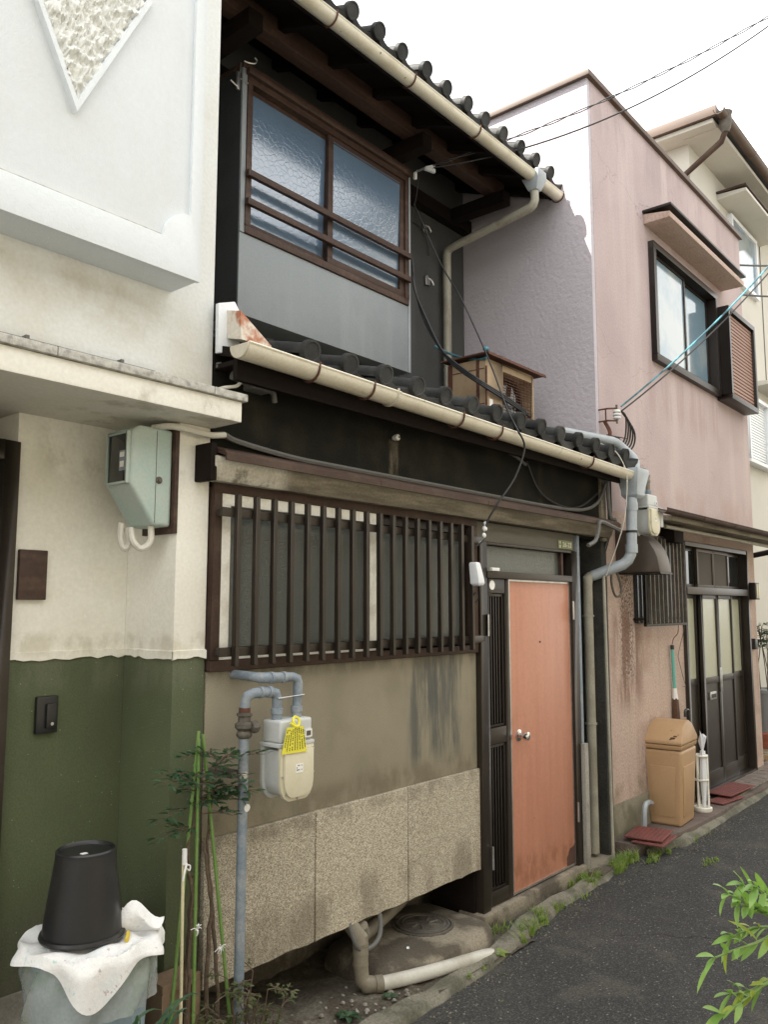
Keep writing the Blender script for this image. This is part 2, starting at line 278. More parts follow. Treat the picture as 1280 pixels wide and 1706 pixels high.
# ------------------------------------------------------------------ mesh helpers
class MB:
    def __init__(s): s.v = []; s.f = []
    def add(s, vs, fs):
        o = len(s.v); s.v += [tuple(p) for p in vs]; s.f += [tuple(i+o for i in f) for f in fs]; return s
    def hexa(s, p): return s.add(p, [(3,2,1,0),(4,5,6,7),(0,1,5,4),(1,2,6,5),(2,3,7,6),(3,0,4,7)])
    def box(s, x0, x1, y0, y1, z0, z1):
        return s.hexa([(x0,y0,z0),(x1,y0,z0),(x1,y1,z0),(x0,y1,z0),(x0,y0,z1),(x1,y0,z1),(x1,y1,z1),(x0,y1,z1)])
    def prism(s, poly, a, b, axis):                          # poly in the two other axes, extruded a..b
        n = len(poly)
        def P(q, t): return {'x': (t,q[0],q[1]), 'y': (q[0],t,q[1]), 'z': (q[0],q[1],t)}[axis]
        vs = [P(q, a) for q in poly] + [P(q, b) for q in poly]
        fs = [tuple(range(n-1,-1,-1)), tuple(range(n, 2*n))] + [(i,(i+1)%n,n+(i+1)%n,n+i) for i in range(n)]
        return s.add(vs, fs)
    def tube(s, pts, r, n=10, caps=True):
        pts = [Vector(p) for p in pts]; rs = r if isinstance(r, (list, tuple)) else [r]*len(pts)
        d0 = (pts[1]-pts[0]).normalized(); ref = Vector((0,0,1)) if abs(d0.z) < .9 else Vector((1,0,0))
        a = d0.cross(ref).normalized(); vs = []; fs = []
        for i, p in enumerate(pts):
            d = (pts[min(i+1,len(pts)-1)]-pts[max(i-1,0)])
            d = d.normalized() if d.length > 1e-9 else d0
            a = (a - d*a.dot(d)); a = a.normalized() if a.length > 1e-6 else d.orthogonal().normalized()
            b = d.cross(a); k = 1.0
            if 0 < i < len(pts)-1:
                c = (pts[i]-pts[i-1]).normalized().dot(d); k = min(1/max(c,.5), 1.5)
            for j in range(n):
                t = 2*math.pi*j/n; vs.append(p + (a*math.cos(t)+b*math.sin(t))*rs[i]*(k if k < 1.2 else 1.05))
        for i in range(len(pts)-1):
            for j in range(n): fs.append((i*n+j, i*n+(j+1)%n, (i+1)*n+(j+1)%n, (i+1)*n+j))
        if caps: fs += [tuple(range(n-1,-1,-1)), tuple((len(pts)-1)*n+j for j in range(n))]
        return s.add(vs, fs)
    def lathe(s, c, prof, n=20, axis='z', cap0=True, cap1=True):
        vs = []; fs = []
        for (r, h) in prof:
            for j in range(n):
                t = 2*math.pi*j/n; x, y = r*math.cos(t), r*math.sin(t)
                q = {'z': (x,y,h), 'y': (x,h,y), 'x': (h,x,y)}[axis]
                vs.append((c[0]+q[0], c[1]+q[1], c[2]+q[2]))
        for i in range(len(prof)-1):
            for j in range(n): fs.append((i*n+j, i*n+(j+1)%n, (i+1)*n+(j+1)%n, (i+1)*n+j))
        if cap0: fs.append(tuple(range(n-1,-1,-1)))
        if cap1: fs.append(tuple((len(prof)-1)*n+j for j in range(n)))
        return s.add(vs, fs)
    def ball(s, c, r, n=10, m=7, sc=(1,1,1)):
        vs = []; fs = []
        for i in range(m+1):
            ph = math.pi*i/m
            for j in range(n):
                t = 2*math.pi*j/n
                vs.append((c[0]+r*sc[0]*math.sin(ph)*math.cos(t), c[1]+r*sc[1]*math.sin(ph)*math.sin(t), c[2]+r*sc[2]*math.cos(ph)))
        for i in range(m):
            for j in range(n): fs.append((i*n+j, (i+1)*n+j, (i+1)*n+(j+1)%n, i*n+(j+1)%n))
        return s.add(vs, fs)
    def frame(s, x0, x1, z0, z1, y0, y1, w, wb=None):        # rectangular frame in an XZ plane
        wb = wb or w
        s.box(x0, x1, y0, y1, z1-w, z1); s.box(x0, x1, y0, y1, z0, z0+wb)
        s.box(x0, x0+w, y0, y1, z0+wb, z1-w); s.box(x1-w, x1, y0, y1, z0+wb, z1-w); return s
    def mesh(s, name, material, bevel=0, smooth=False, seg=2, jitter=0):
        me = bpy.data.meshes.new(name); bm = bmesh.new()
        vv = [bm.verts.new(p) for p in s.v]
        for f in s.f:
            try: bm.faces.new([vv[i] for i in f])
            except ValueError: pass
        bmesh.ops.remove_doubles(bm, verts=bm.verts, dist=1e-6)
        bmesh.ops.recalc_face_normals(bm, faces=bm.faces)
        if bevel:
            es = [e for e in bm.edges if len(e.link_faces) == 2 and e.calc_face_angle(0) > .5]
            bmesh.ops.bevel(bm, geom=es, offset=bevel, segments=seg, affect='EDGES', profile=.6, clamp_overlap=True)
        bm.to_mesh(me); bm.free()
        if smooth or bevel:
            for p in me.polygons: p.use_smooth = True
            me.set_sharp_from_angle(angle=R(38))
        me.materials.append(MATS[material]); return me
    def build(s, name, material, parent=None, bevel=0, smooth=False, local=False, seg=2):
        o = bpy.data.objects.new(name, s.mesh(name, material, bevel, smooth, seg)); COL.objects.link(o)
        if parent is not None: attach(o, parent, local)
        return o
def attach(o, parent, local=False):
    o.parent = parent
    if not local and parent.type == 'EMPTY': o.matrix_parent_inverse = Matrix.Translation(-Vector(parent.location))
def thing(name, label, cat, loc=(0,0,0), rz=0, group=None):
    o = bpy.data.objects.new(name, None); COL.objects.link(o); o.location = loc; o.rotation_euler = (0,0,rz)
    o.empty_display_size = .1
    return tag(o, label, cat, group)
def tag(o, label, cat, group=None):
    o['label'] = label; o['category'] = cat
    if group: o['group'] = group
    return o
def struct(o): o['kind'] = 'structure'; return o
def B(*a): return MB().box(*a)
def inst(name, me, parent, loc, rot=(0,0,0), sc=(1,1,1)):
    o = bpy.data.objects.new(name, me); COL.objects.link(o); o.location = loc; o.rotation_euler = rot; o.scale = sc
    o.parent = parent
    if parent.type == 'EMPTY': o.matrix_parent_inverse = Matrix.Translation(-Vector(parent.location))
    return o
def arc(c, r, a0, a1, n): return [(c[0]+r*math.cos(R(a0+(a1-a0)*i/n)), c[1]+r*math.sin(R(a0+(a1-a0)*i/n))) for i in range(n+1)]
def sag(a, b, s, n=16):
    a, b = Vector(a), Vector(b); return [a.lerp(b, i/n) - Vector((0,0,s*4*(i/n)*(1-i/n))) for i in range(n+1)]
def spline(pts, k=5):                                          # Catmull-Rom through the points
    P = [Vector(p) for p in pts]; P = [P[0]*2-P[1]] + P + [P[-1]*2-P[-2]]; out = []
    for i in range(1, len(P)-2):
        for j in range(k):
            t = j/k; a, b, c, d = P[i-1], P[i], P[i+1], P[i+2]
            out.append(.5*((2*b)+(c-a)*t+(2*a-5*b+4*c-d)*t*t+(3*b-a-3*c+d)*t**3))
    return out + [P[-2]]
def text_mesh(txt, size, name, material):
    cu = bpy.data.curves.new(name, 'FONT'); cu.body = txt; cu.size = size; cu.extrude = .0006; cu.align_x = 'CENTER'; cu.align_y = 'CENTER'
    o = bpy.data.objects.new(name, cu); COL.objects.link(o)
    me = bpy.data.meshes.new_from_object(o.evaluated_get(bpy.context.evaluated_depsgraph_get()))
    bpy.data.objects.remove(o); bpy.data.curves.remove(cu)
    me.materials.clear(); me.materials.append(MATS[material]); return me
from mathutils import noise as mn
# ------------------------------------------------------------------ the setting: ground, road, kerb, soil, slab
struct(MB().box(-120, 160, -120, 160, -.35, -.03).build('ground', 'soil'))
def road_h(x): return 0.0 if x < 5 else min(.012*(x-5), .08)
m = MB(); xs = [-14+.5*i for i in range(93)]; ys = [-4.6, -3, -2, -1.2, -.6, -.3, .4]
vs = [(x, y, road_h(x)) for x in xs for y in ys]; n = len(ys)
m.add(vs, [(i*n+j, (i+1)*n+j, (i+1)*n+j+1, i*n+j+1) for i in range(len(xs)-1) for j in range(n-1)])
struct(m.build('road', 'asphalt', smooth=True))
# uneven concrete kerb between the soil and the asphalt
kin = [(1.0,-.30,.05),(2.2,-.27,.055),(2.75,-.235,.055),(3.1,-.245,.05),(3.45,-.255,.05),(3.8,-.20,.055),(4.1,-.13,.055),(4.5,-.10,.05),(5.05,-.10,.04),(5.45,-.10,.03)]
kout = [(1.0,-.42),(2.2,-.38),(2.75,-.33),(3.1,-.325),(3.45,-.315),(3.8,-.285),(4.1,-.235),(4.5,-.185),(5.05,-.165),(5.45,-.15)]
def resamp(pts, k):
    out = []
    for a, b in zip(pts, pts[1:]):
        for i in range(k): out.append(tuple(a[q]+(b[q]-a[q])*i/k for q in range(len(a))))
    return out + [pts[-1]]
ki, ko = resamp(kin, 7), resamp(kout, 7); m = MB(); vs = []
for i, (a, b) in enumerate(zip(ki, ko)):
    j = .02*mn.noise(Vector((a[0]*6,0,0))); j2 = .03*mn.noise(Vector((a[0]*5,3,0)))+.012*mn.noise(Vector((a[0]*17,3,0))); dz = .014*mn.noise(Vector((a[0]*5,7,0)))-.006
    vs += [(a[0], a[1]+.02, -.02), (a[0], a[1]+j*.5, a[2]+dz), (b[0], b[1]+.02+j2, a[2]*.75+dz), (b[0], b[1]+j2, .004), (b[0], b[1]+j2, -.03)]
m.add(vs, [(i*5+j, (i+1)*5+j, (i+1)*5+j+1, i*5+j+1) for i in range(len(ki)-1) for j in range(4)])
struct(m.build('kerb', 'kerb_stone', smooth=True))
# soil strip under and before the house fronts
m = MB(); xs = [0.2+.06*i for i in range(64)]; ys = [-.30+.06*i for i in range(13)]; vs = []
for x in xs:
    for y in ys:
        z = .012 + .018*random.random() + .03*math.sin(x*5+y*9)*.4
        if x < 2.6: z += .12*min(1, (2.6-x)/.5)*max(0, min(1, (y+.25)/.18))
        if y < -.22: z = min(z, .03)
        vs.append((x, y, z))
n = len(ys)
m.add(vs, [(i*n+j, (i+1)*n+j, (i+1)*n+j+1, i*n+j+1) for i in range(len(xs)-1) for j in range(n-1)])
struct(m.build('soil_strip', 'soil', smooth=True))
# stones lying in the soil: too many to count
m = MB()
for i in range(160):
    x = random.uniform(1.6, 3.1); y = random.uniform(-.24, .05); r = random.uniform(.004, .013)
    m.ball((x, y, .03+(.1 if x < 2.3 else 0)), r, 5, 4, (1, 1, .7))
g = m.build('gravel', 'concrete'); g['kind'] = 'stuff'; g['label'] = 'small grey stones scattered over the dark soil by the kerb'
m = MB()
for i in range(900):
    x = random.uniform(2.4, 8.5); e = -.34 if x < 3.2 else (-.30+.13*(x-3.2)/1.8 if x < 5 else (-.19 if x < 5.7 else -.30)); y = e-abs(random.gauss(0, .07)); r = random.choice((.0025,.003,.004,.006))
    m.ball((x, y, road_h(x)+.002), r, 5, 4, (1.2, 1, .6))
g = m.build('grit', 'kerb_stone'); g['kind'] = 'stuff'; g['label'] = 'loose grit lying on the asphalt along the kerb'
# paved strip in front of the pink house
m = MB(); poly = [(5.66,.2),(5.70,-.10),(6.0,-.20),(6.45,-.235),(7.0,-.25),(7.6,-.24),(8.1,-.26),(9.6,-.24),(9.6,.3)]
m.prism(poly, -.02, .085, 'z'); struct(m.build('pavement', 'slab', bevel=.008))
m = MB(); vs = []
for i in range(60):
    x = 5.75+.034*i*1.9; y = -.245+.012*mn.noise(Vector((x*3,0,0)))+.006*mn.noise(Vector((x*11,0,0))) + (.06 if x < 6.1 else 0); h = road_h(x)
    vs += [(x, y-.05, h-.01), (x, y-.03, h+.02+.01*mn.noise(Vector((x*7,1,0)))), (x, y+.025, h+.045+.012*mn.noise(Vector((x*5,2,0)))), (x, y+.04, h-.02)]
m.add(vs, [(i*4+j, (i+1)*4+j, (i+1)*4+j+1, i*4+j+1) for i in range(59) for j in range(3)])
struct(m.build('pavement_edge', 'kerb_stone', smooth=True))
tile_floor = struct(B(7.62, 9.6, -.2, .06, .086, .092).build('doorstep_floor', 'kerb_stone'))
ft = MB().box(-.048,.048,-.048,.048,0,.012).mesh('floor_tile', 'tile_floor', .003, seg=1)
for i in range(19):
    for j in range(3): inst('floor_tile', ft, tile_floor, (7.70+i*.1, -.15+j*.1, .090+random.uniform(-.002,.002)))
# alley floor between the two houses
struct(MB().prism([(5.10,-.14),(5.38,-.12),(5.62,.02),(5.60,3),(5.10,3)], -.02, .035, 'z').build('alley_floor', 'dirty_concrete', bevel=.01))

# ------------------------------------------------------------------ white and green house on the left
WH = thing('white_house', 'white plastered house with green painted base and diamond relief, left of old townhouse', 'house', (1.9, .3, 0))
B(-6, 2.03, 0, 5, 2.50, 7.4).build('upper_wall', 'upper_plaster', WH, bevel=.006)
OV = B(-6, 1.822, -.155, -.001, 2.92, 7.4).build('overhang', 'white_paint', WH, bevel=.004)
c = (1.668, 3.160)
prof = [(-6,2.918),(1.826,2.918),(1.826,7.4),(1.779,7.4),(1.779,3.160)] + arc((1.779,3.044), .115, 90, 180, 8)[0:] + [(-6,3.044)]
MB().prism(prof, -.172, -.154, 'y').build('border_moulding', 'white_paint', OV, bevel=.004)
B(-1.0, 1.655, -.170, -.1555, 3.0445, 3.0475).build('dirt_line', 'lichen_concrete', OV)
# diamond with a rough stone face
cxd, czd, hw, hh = 1.309, 3.90, .275, .56
dm = MB(); o_ = [(0,-1),(1,0),(0,1),(-1,0)]; vs = []
for k, yy in ((1.0,-.155),(1.0,-.182),(.93,-.182),(.92,-.17)):
    vs += [(cxd+a*hw*k, yy, czd+b*hh*k) for a, b in o_]
dm.add(vs, [(r*4+i, r*4+(i+1)%4, (r+1)*4+(i+1)%4, (r+1)*4+i) for r in range(3) for i in range(4)])
DI = dm.build('diamond_border', 'white_paint', OV)
rm = MB(); N = 90; vs = []
from mathutils import noise as mn
for i in range(N+1):
    for j in range(N+1):
        u, w = i/N*2-1, j/N*2-1; a, b = (u-w)/2, (u+w)/2
        d = mn.fractal(Vector((a*11, b*20, 3.1)), .6, 2.1, 6)
        vs.append((cxd+a*hw*.93, -.172-.014*max(-1, min(1.2, d*1.3)), czd+b*hh*.93))
rm.add(vs, [(i*(N+1)+j, (i+1)*(N+1)+j, (i+1)*(N+1)+j+1, i*(N+1)+j+1) for i in range(N) for j in range(N)])
rm.build('diamond_relief', 'stone_relief', DI, smooth=True)
LG = MB().prism([(-.168,2.425),(.5,2.425),(.5,2.52),(-.168,2.505)], -6, 2.045, 'x').build('ledge', 'cream_wall', WH, bevel=.006)
x = -1.2
while x < 2.06:
    x1 = min(x+.62, 2.062); B(x+.002, x1-.001, -.184, -.02, 2.506, 2.536).build('ledge_coping', 'lichen_concrete', LG, bevel=.004); x = x1
MB().box(-3, 1.75, -.02, -.002, 2.57, 2.592).build('conduit', 'cable_grey', WH)
for xc in (1.25, 1.6): B(xc, xc+.012, -.03, -.001, 2.562, 2.60).build('conduit_clip', 'cable_grey', WH)
B(1.881, 2.03, .001, .8, 1.555, 2.424).build('pillar', 'cream_wall', WH, bevel=.008)
B(1.881, 2.03, .001, .8, 0, 1.535).build('pillar_base', 'green_paint', WH, bevel=.008)
B(1.4105, 1.880, .32, .8, 1.555, 2.424).build('porch_wall', 'cream_wall', WH)
B(1.4105, 1.880, .32, .8, .40, 1.535).build('porch_wall_base', 'green_paint', WH)
B(1.409, 1.880, .312, .8, 0, .398).build('skirting', 'concrete', WH, bevel=.006)
def lip(pts, z0, z1):                                             # ragged plaster band where the white meets the green
    m = MB(); vs = []
    for (x, y, nx, ny) in pts:
        j = random.uniform(-.006, .006); q = .007
        vs += [(x+nx*q, y+ny*q, z0+j), (x+nx*q, y+ny*q, z1+j*.4), (x-nx*.002, y-ny*.002, z1+.004), (x-nx*.002, y-ny*.002, z0+j)]
    k = len(pts)
    return m.add(vs, [(i*4+a, (i+1)*4+a, (i+1)*4+(a+1)%4, i*4+(a+1)%4) for i in range(k-1) for a in range(4)])
pts = [(1.41+.47*i/16, .32, 0, -1) for i in range(17)]
lip(pts, 1.528, 1.556).build('plaster_band', 'cream_wall', WH, smooth=True)
lip([(1.881, .318-.32*i/12, -1, 0) for i in range(13)], 1.528, 1.556).build('plaster_band', 'cream_wall', WH, smooth=True)
lip([(1.876+.154*i/8, 0, 0, -1) for i in range(9)], 1.528, 1.556).build('plaster_band', 'cream_wall', WH, smooth=True)
D = MB().box(1.352, 1.409, .29, .42, .05, 2.31).box(.4, 1.352, .29, .42, 2.24, 2.31).build('door_frame', 'bronze_alu', WH, bevel=.003)
B(1.30, 1.351, .335, .37, .10, 2.239).build('door_stile', 'bronze_dark', D, bevel=.002)
B(.4, 1.299, .345, .36, .10, 2.239).build('door_pane', 'glass_lower', D)
B(-6, .3995, .32, .8, 0, 2.424).build('side_wall', 'cream_wall', WH)
B(-6, 1.88, .8, 5, 0, 2.49).build('rear_wall', 'cream_wall', WH)

# ------------------------------------------------------------------ old townhouse in the middle
TH = thing('old_townhouse', 'old two-storey townhouse with tiled eaves, grey bay window and orange door', 'house', (3.5, .1, 0))
B(2.036, 5.10, .10, 5.5, .36, 2.66).build('core_wall', 'core_dark', TH)
B(2.036, 5.10, .42, .6, -.02, .36).build('foundation', 'dirty_concrete', TH)
B(2.036, 3.895, .0, .099, .849, 1.470).build('stucco_wall', 'stucco', TH, bevel=.004)
def panel(x0, x1):
    m = MB(); n = 14; poly = [(x0, .848)] + [(x0+(x1-x0)*i/n, .318+random.uniform(-.004,.004)) for i in range(n+1)] + [(x1, .848)]
    return m.prism(poly, -.014, .06, 'y')
for a, b in ((2.040, 2.628), (2.633, 3.266), (3.271, 3.900)): panel(a, b).build('stone_panel', 'granite', TH, bevel=.003, seg=1)
B(2.036, 5.49, .0, .099, 2.19, 2.80).build('dark_wall', 'black_wall', TH)
B(5.491, 5.565, -.02, .12, 2.19, 2.76).build('eave_post', 'weather_board', TH, bevel=.004)
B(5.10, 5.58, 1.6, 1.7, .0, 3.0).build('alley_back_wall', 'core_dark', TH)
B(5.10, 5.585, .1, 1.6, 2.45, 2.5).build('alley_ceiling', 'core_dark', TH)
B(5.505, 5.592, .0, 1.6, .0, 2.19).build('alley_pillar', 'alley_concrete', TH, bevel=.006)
B(3.88, 3.97, .02, .3, 0, .36).build('corner_post', 'dark_wood', TH, bevel=.006)
# --- lower window with lattice
W = MB().frame(2.040, 3.895, 1.472, 2.212, -.018, .09, .042).build('window', 'brown_metal', TH, bevel=.003)
W.name = 'window'
MB().frame(2.083, 3.025, 1.515, 2.169, -.014, .03, .046, .045).build('sash', 'white_sash', W, bevel=.003)
MB().frame(3.03, 3.852, 1.515, 2.169, .031, .06, .042).build('sash', 'bronze_dark', W, bevel=.003)
B(2.135, 2.98, .022, .028, 1.562, 2.117).build('pane', 'glass_lower', W)
B(3.07, 3.805, .046, .052, 1.562, 2.122).build('pane', 'glass_lower', W)
bar = MB().box(-.0105,.0105,-.012,.012,0,.665).mesh('lattice_bar', 'bronze_alu', .002, seg=1)
for i in range(18): inst('lattice_bar', bar, W, (2.103+.0957*i, -.088, 1.494))
for z in (1.548, 2.088): B(2.036, 3.86, -.075, -.062, z-.018, z+.018).build('lattice_rail', 'bronze_alu', W, bevel=.002)
for xx in (2.047, 3.846):
    for z in (1.548, 2.088): B(xx, xx+.03, -.0745, -.03, z-.012, z+.012).build('lattice_bracket', 'bronze_dark', W)
# --- hood over window and door
HD = MB().prism([(0,2.21),(-.075,2.205),(-.088,2.225),(-.115,2.292),(0,2.33)], 1.975, 5.50, 'x').build('hood', 'weather_board', TH, bevel=.003)
x = 1.99
while x < 5.5:
    x1 = min(x+.91, 5.515)
    MB().prism([(0,2.356),(-.135,2.316),(-.152,2.300),(-.152,2.276),(-.143,2.276),(-.143,2.293),(0,2.343)], x, x1-.003, 'x').build('hood_sheet', 'brown_metal', HD); x = x1
B(1.955, 1.985, -.10, .0, 2.20, 2.345).build('hood_end', 'dark_wood', HD, bevel=.004)
# --- entrance
DR = MB().box(3.90,3.972,-.03,.09,.09,2.09).box(4.995,5.075,-.03,.09,.09,2.09).box(3.972,4.995,-.03,.09,2.075,2.09).box(3.972,4.995,-.034,.09,1.885,1.925).build('entrance', 'bronze_alu', TH, bevel=.003)
B(3.90, 5.075, -.012, .09, 2.092, 2.204).build('header_board', 'header_board', DR, bevel=.003)
B(3.972, 4.90, .02, .03, 1.927, 2.073).build('transom_pane', 'glass_frost', DR)
B(4.90, 4.925, -.005, .05, 1.927, 2.073).build('transom_stile', 'old_wood', DR)
SL = MB().box(3.975,4.008,-.015,.04,.10,1.883).box(4.178,4.226,-.015,.04,.10,1.883).box(4.008,4.178,-.015,.04,1.80,1.883).box(4.008,4.178,-.015,.04,.955,1.045).box(4.008,4.178,-.015,.04,.10,.17).build('sidelight', 'bronze_alu', DR, bevel=.003)
for z0, z1 in ((.17,.955), (1.045,1.80)):
    B(4.009, 4.177, .028, .032, z0, z1).build('pane', 'glass_plain', SL)
    MB().frame(4.012, 4.174, z0+.004, z1-.004, -.006, .02, .014).build('bead', 'bronze_dark', SL, bevel=.002)
    for xx in (4.05, 4.079, 4.107, 4.136): B(xx-.005, xx+.005, -.002, .012, z0+.018, z1-.018).build('bar', 'bronze_dark', SL, bevel=.001, seg=1)
LF = B(4.240, 4.985, -.008, .03, .105, 1.876).build('door_leaf', 'orange_door', DR, bevel=.003)
MB().frame(4.228, 4.994, .098, 1.884, -.012, .035, .011).build('door_edge', 'steel', DR)
pm = MB(); pl = [(4.984,.106)] + [(4.984-.10*(1-i/12)-.012*random.random(), .106) if i == 0 else (4.984-.105*math.cos(i/12*math.pi/2)-.012*random.random(), .106+.11*math.sin(i/12*math.pi/2)+.008*random.random()) for i in range(12)] + [(4.984,.23)]
pm.prism(pl, -.0095, -.006, 'y').build('peeled_patch', 'peeled', LF)
kn = MB().lathe((4.318,-.008,.975), [(.034,0),(.034,-.005),(.016,-.010),(.013,-.03),(.024,-.038),(.027,-.052),(.024,-.066),(.010,-.070)], 20, 'y').build('knob', 'chrome', LF, smooth=True)
MB().lathe((4.592,-.008,1.508), [(.006,0),(.006,-.004)], 10, 'y').build('peephole', 'bronze_dark', LF)
for xx, zz in ((4.992,1.70),(4.992,.42),(3.968,1.62),(3.985,.36)):
    MB().lathe((xx,-.036,zz), [(.007,-.06),(.007,.06)], 10, 'z').build('hinge', 'steel', DR, smooth=True)
MB().lathe((4.043,-.0155,1.846), [(.028,0),(.028,-.002)], 20, 'y').build('oval_badge', 'white_label', DR)
B(3.995, 4.075, -.05, -.034, 1.926, 1.944).build('bolt_case', 'white_label', DR, bevel=.002)
B(3.872, 5.09, -.055, .12, -.01, .088).build('threshold', 'dirty_concrete', TH, bevel=.012)
B(5.078, 5.112, -.03, .12, .0, 2.20).build('side_post', 'galv', TH, bevel=.003)
B(5.055, 5.105, -.062, -.031, .06, .84).build('post_cover', 'concrete', TH, bevel=.005)
# --- roof tiles
def tile(w, L, eave):
    m = MB(); N = 12; top = []
    for i in range(N+1):
        u = i/N; z = -.008+.045*(abs(u-.54)/.46)**2 if u > .1 else .035
        top.append((u*w, z))
    t = .017; yb = L
    def sheet(pt, y0, y1, th):
        k = len(pt); vs = [(x,y0,z) for x,z in pt]+[(x,y1,z) for x,z in pt]+[(x,y0,z-th) for x,z in pt]+[(x,y1,z-th) for x,z in pt]; fs = []
        for i in range(k-1): fs += [(i,i+1,k+i+1,k+i),(2*k+i,3*k+i,3*k+i+1,2*k+i+1),(i,2*k+i,2*k+i+1,i+1),(k+i,k+i+1,3*k+i+1,3*k+i)]
        fs += [(0,k,3*k,2*k),(k-1,2*k+k-1,3*k+k-1,k+k-1)]
        m.add(vs, fs)
    sheet(top, 0, yb, t)
    roll = [(-.038*math.cos(math.pi*i/8), .026+.038*math.sin(math.pi*i/8)) for i in range(9)]
    sheet(roll, .0, yb, .014)
    if eave:
        sheet([(x, z) for x, z in top], -.012, .006, .045)
        m.lathe((0, -.030, .028), [(.036,.003),(.040,-.001),(.049,0),(.049,.032)], 20, 'y')
    return m.mesh('roof_tile', 'tile_grey', 0, True)
def tiled(parent, x0, n, w, y0, z0, slope, rows, L=.235):
    te, tf = tile(w*1.02, L+.05, True), tile(w*1.02, L+.05, False); a = math.atan(slope)
    for r in range(rows):
        for i in range(n):
            y = y0+r*L*math.cos(a); z = z0+r*L*math.sin(a)
            inst('roof_tile', te if r == 0 else tf, parent, (x0+i*w+random.uniform(-.004,.004), y+random.uniform(-.006,.006), z+random.uniform(-.003,.003)), (a-R(1.5), random.uniform(-.02,.02), random.uniform(-.015,.015)))
LR = MB().prism([(-.15,2.725),(1.205,3.104),(1.205,3.06),(-.15,2.685)], 2.04, 5.585, 'x').build('lower_roof', 'dark_wood', TH)
tiled(LR, 2.382, 14, .2404, -.176, 2.762, .28, 6)
MB().prism([(-.14,2.684),(-.115,2.684),(-.115,2.60),(-.14,2.60)], 2.04, 5.57, 'x').build('fascia', 'dark_wood', LR)
B(2.04, 5.57, -.114, .0, 2.665, 2.684).build('soffit', 'dark_wood', LR)
B(5.573, 5.597, -.15, .04, 2.63, 2.745).build('verge_board', 'weather_board', LR, bevel=.004)
# --- gutters
def gutter(name, x0, x1, y, z, r, material, parent, drop=0):
    m = MB(); n = 10; vs = []
    for (x, dz) in ((x0, 0), (x1, -drop)):
        for rr in (r, r-.005):
            vs += [(x, y+rr*math.cos(math.pi+math.pi*i/n), z+dz+rr*math.sin(math.pi+math.pi*i/n)) for i in range(n+1)]
    k = n+1; fs = []
    for i in range(n): fs += [(i, i+1, 2*k+i+1, 2*k+i), (k+i, 3*k+i, 3*k+i+1, k+i+1), (i, k+i, k+i+1, i+1), (2*k+i, 2*k+i+1, 3*k+i+1, 3*k+i)]
    fs += [(0, 2*k, 3*k, k), (n, k+n, 3*k+n, 2*k+n)]
    m.add(vs, fs)
    m.tube([(x0, y-r+.002, z), (x1, y-r+.002, z-drop)], .006, 6)
    m.tube([(x0, y+r-.002, z), (x1, y+r-.002, z-drop)], .005, 6)
    return m.build(name, material, parent, smooth=True)
GL = gutter('gutter', 2.002, 2.92, -.20, 2.718, .055, 'gutter_cream', TH, .012)
gutter('gutter', 2.84, 5.60, -.20, 2.706, .051, 'gutter_cream', TH, .042)
MB().prism([(-.20+.055*math.cos(math.pi+math.pi*i/10), 2.718+.055*math.sin(math.pi+math.pi*i/10)) for i in range(11)], 1.995, 2.003, 'x').build('gutter_end', 'gutter_end', GL, bevel=.002, seg=1)
def strap(x, y, z, r, parent, mat_='rust'):
    pts = [(y+r*math.cos(R(a)), z+r*math.sin(R(a))) for a in range(175, 366, 15)]
    pts = [(pts[0][0], pts[0][1]+.012)] + pts + [(pts[-1][0]+.03, pts[-1][1]+.05)]
    m = MB()
    for a, b in zip(pts, pts[1:]):
        m.tube([(x, a[0], a[1]), (x, b[0], b[1])], .0052, 6)
    return m.build('gutter_bracket', mat_, parent, smooth=True)
for x in (2.38, 2.73, 3.43, 3.80, 4.90): strap(x, -.20, 2.714-(x-2.0)*.0145, .057, GL)
strap(2.90, -.20, 2.705, .056, GL, 'gutter_end')
GU = gutter('gutter', 2.0, 5.575, .30, 4.905, .048, 'gutter_cream', TH, .0)
for x in (2.35, 3.0, 3.69, 4.40, 5.16, 5.56): strap(x, .30, 4.903, .053, GU)
# --- metal flashing at the left gutter end
MB().prism([(2.020,2.722),(2.016,2.925),(2.10,2.955),(2.138,2.905),(2.138,2.83),(2.128,2.815),(2.128,2.742)], -.045, -.025, 'y').build('flashing', 'white_louvre', TH, bevel=.004)
MB().add([(2.062,-.135,2.768),(2.06,-.13,2.885),(2.215,-.14,2.778),(2.215,-.14,2.770),(2.062,-.05,2.79),(2.06,-.03,2.91),(2.215,-.05,2.80),(2.215,-.05,2.79)], [(0,3,2,1),(4,5,6,7),(0,1,5,4),(1,2,6,5),(2,3,7,6),(3,0,4,7)]).build('flashing_side', 'rust_sheet', TH)
# --- upper storey
B(2.036, 5.585, 1.21, 5.5, 2.9, 5.55).build('upper_wall', 'grey_wall', TH)
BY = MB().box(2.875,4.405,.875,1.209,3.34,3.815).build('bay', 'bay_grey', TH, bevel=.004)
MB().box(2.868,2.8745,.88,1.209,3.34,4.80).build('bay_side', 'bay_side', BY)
B(2.872, 2.905, .868, .93, 3.816, 4.815).build('bay_trim', 'bay_grey', BY, bevel=.002)
B(4.400, 4.424, .868, 1.2, 3.338, 4.83).build('bay_trim', 'pipe_grey', BY, bevel=.002)
B(2.87, 4.42, .86, 1.209, 4.80, 4.835).build('bay_top', 'old_wood', BY, bevel=.004)
MB().prism([(.84,4.765),(.90,4.765),(.90,4.80),(.835,4.80),(.835,4.785)], 2.895, 4.405, 'x').build('head_moulding', 'old_wood', BY, bevel=.003)
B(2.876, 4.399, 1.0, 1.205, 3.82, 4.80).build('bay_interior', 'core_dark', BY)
BW = MB().frame(2.906, 4.399, 3.817, 4.764, .862, .94, .04, .045).build('bay_window', 'old_wood', BY, bevel=.003)
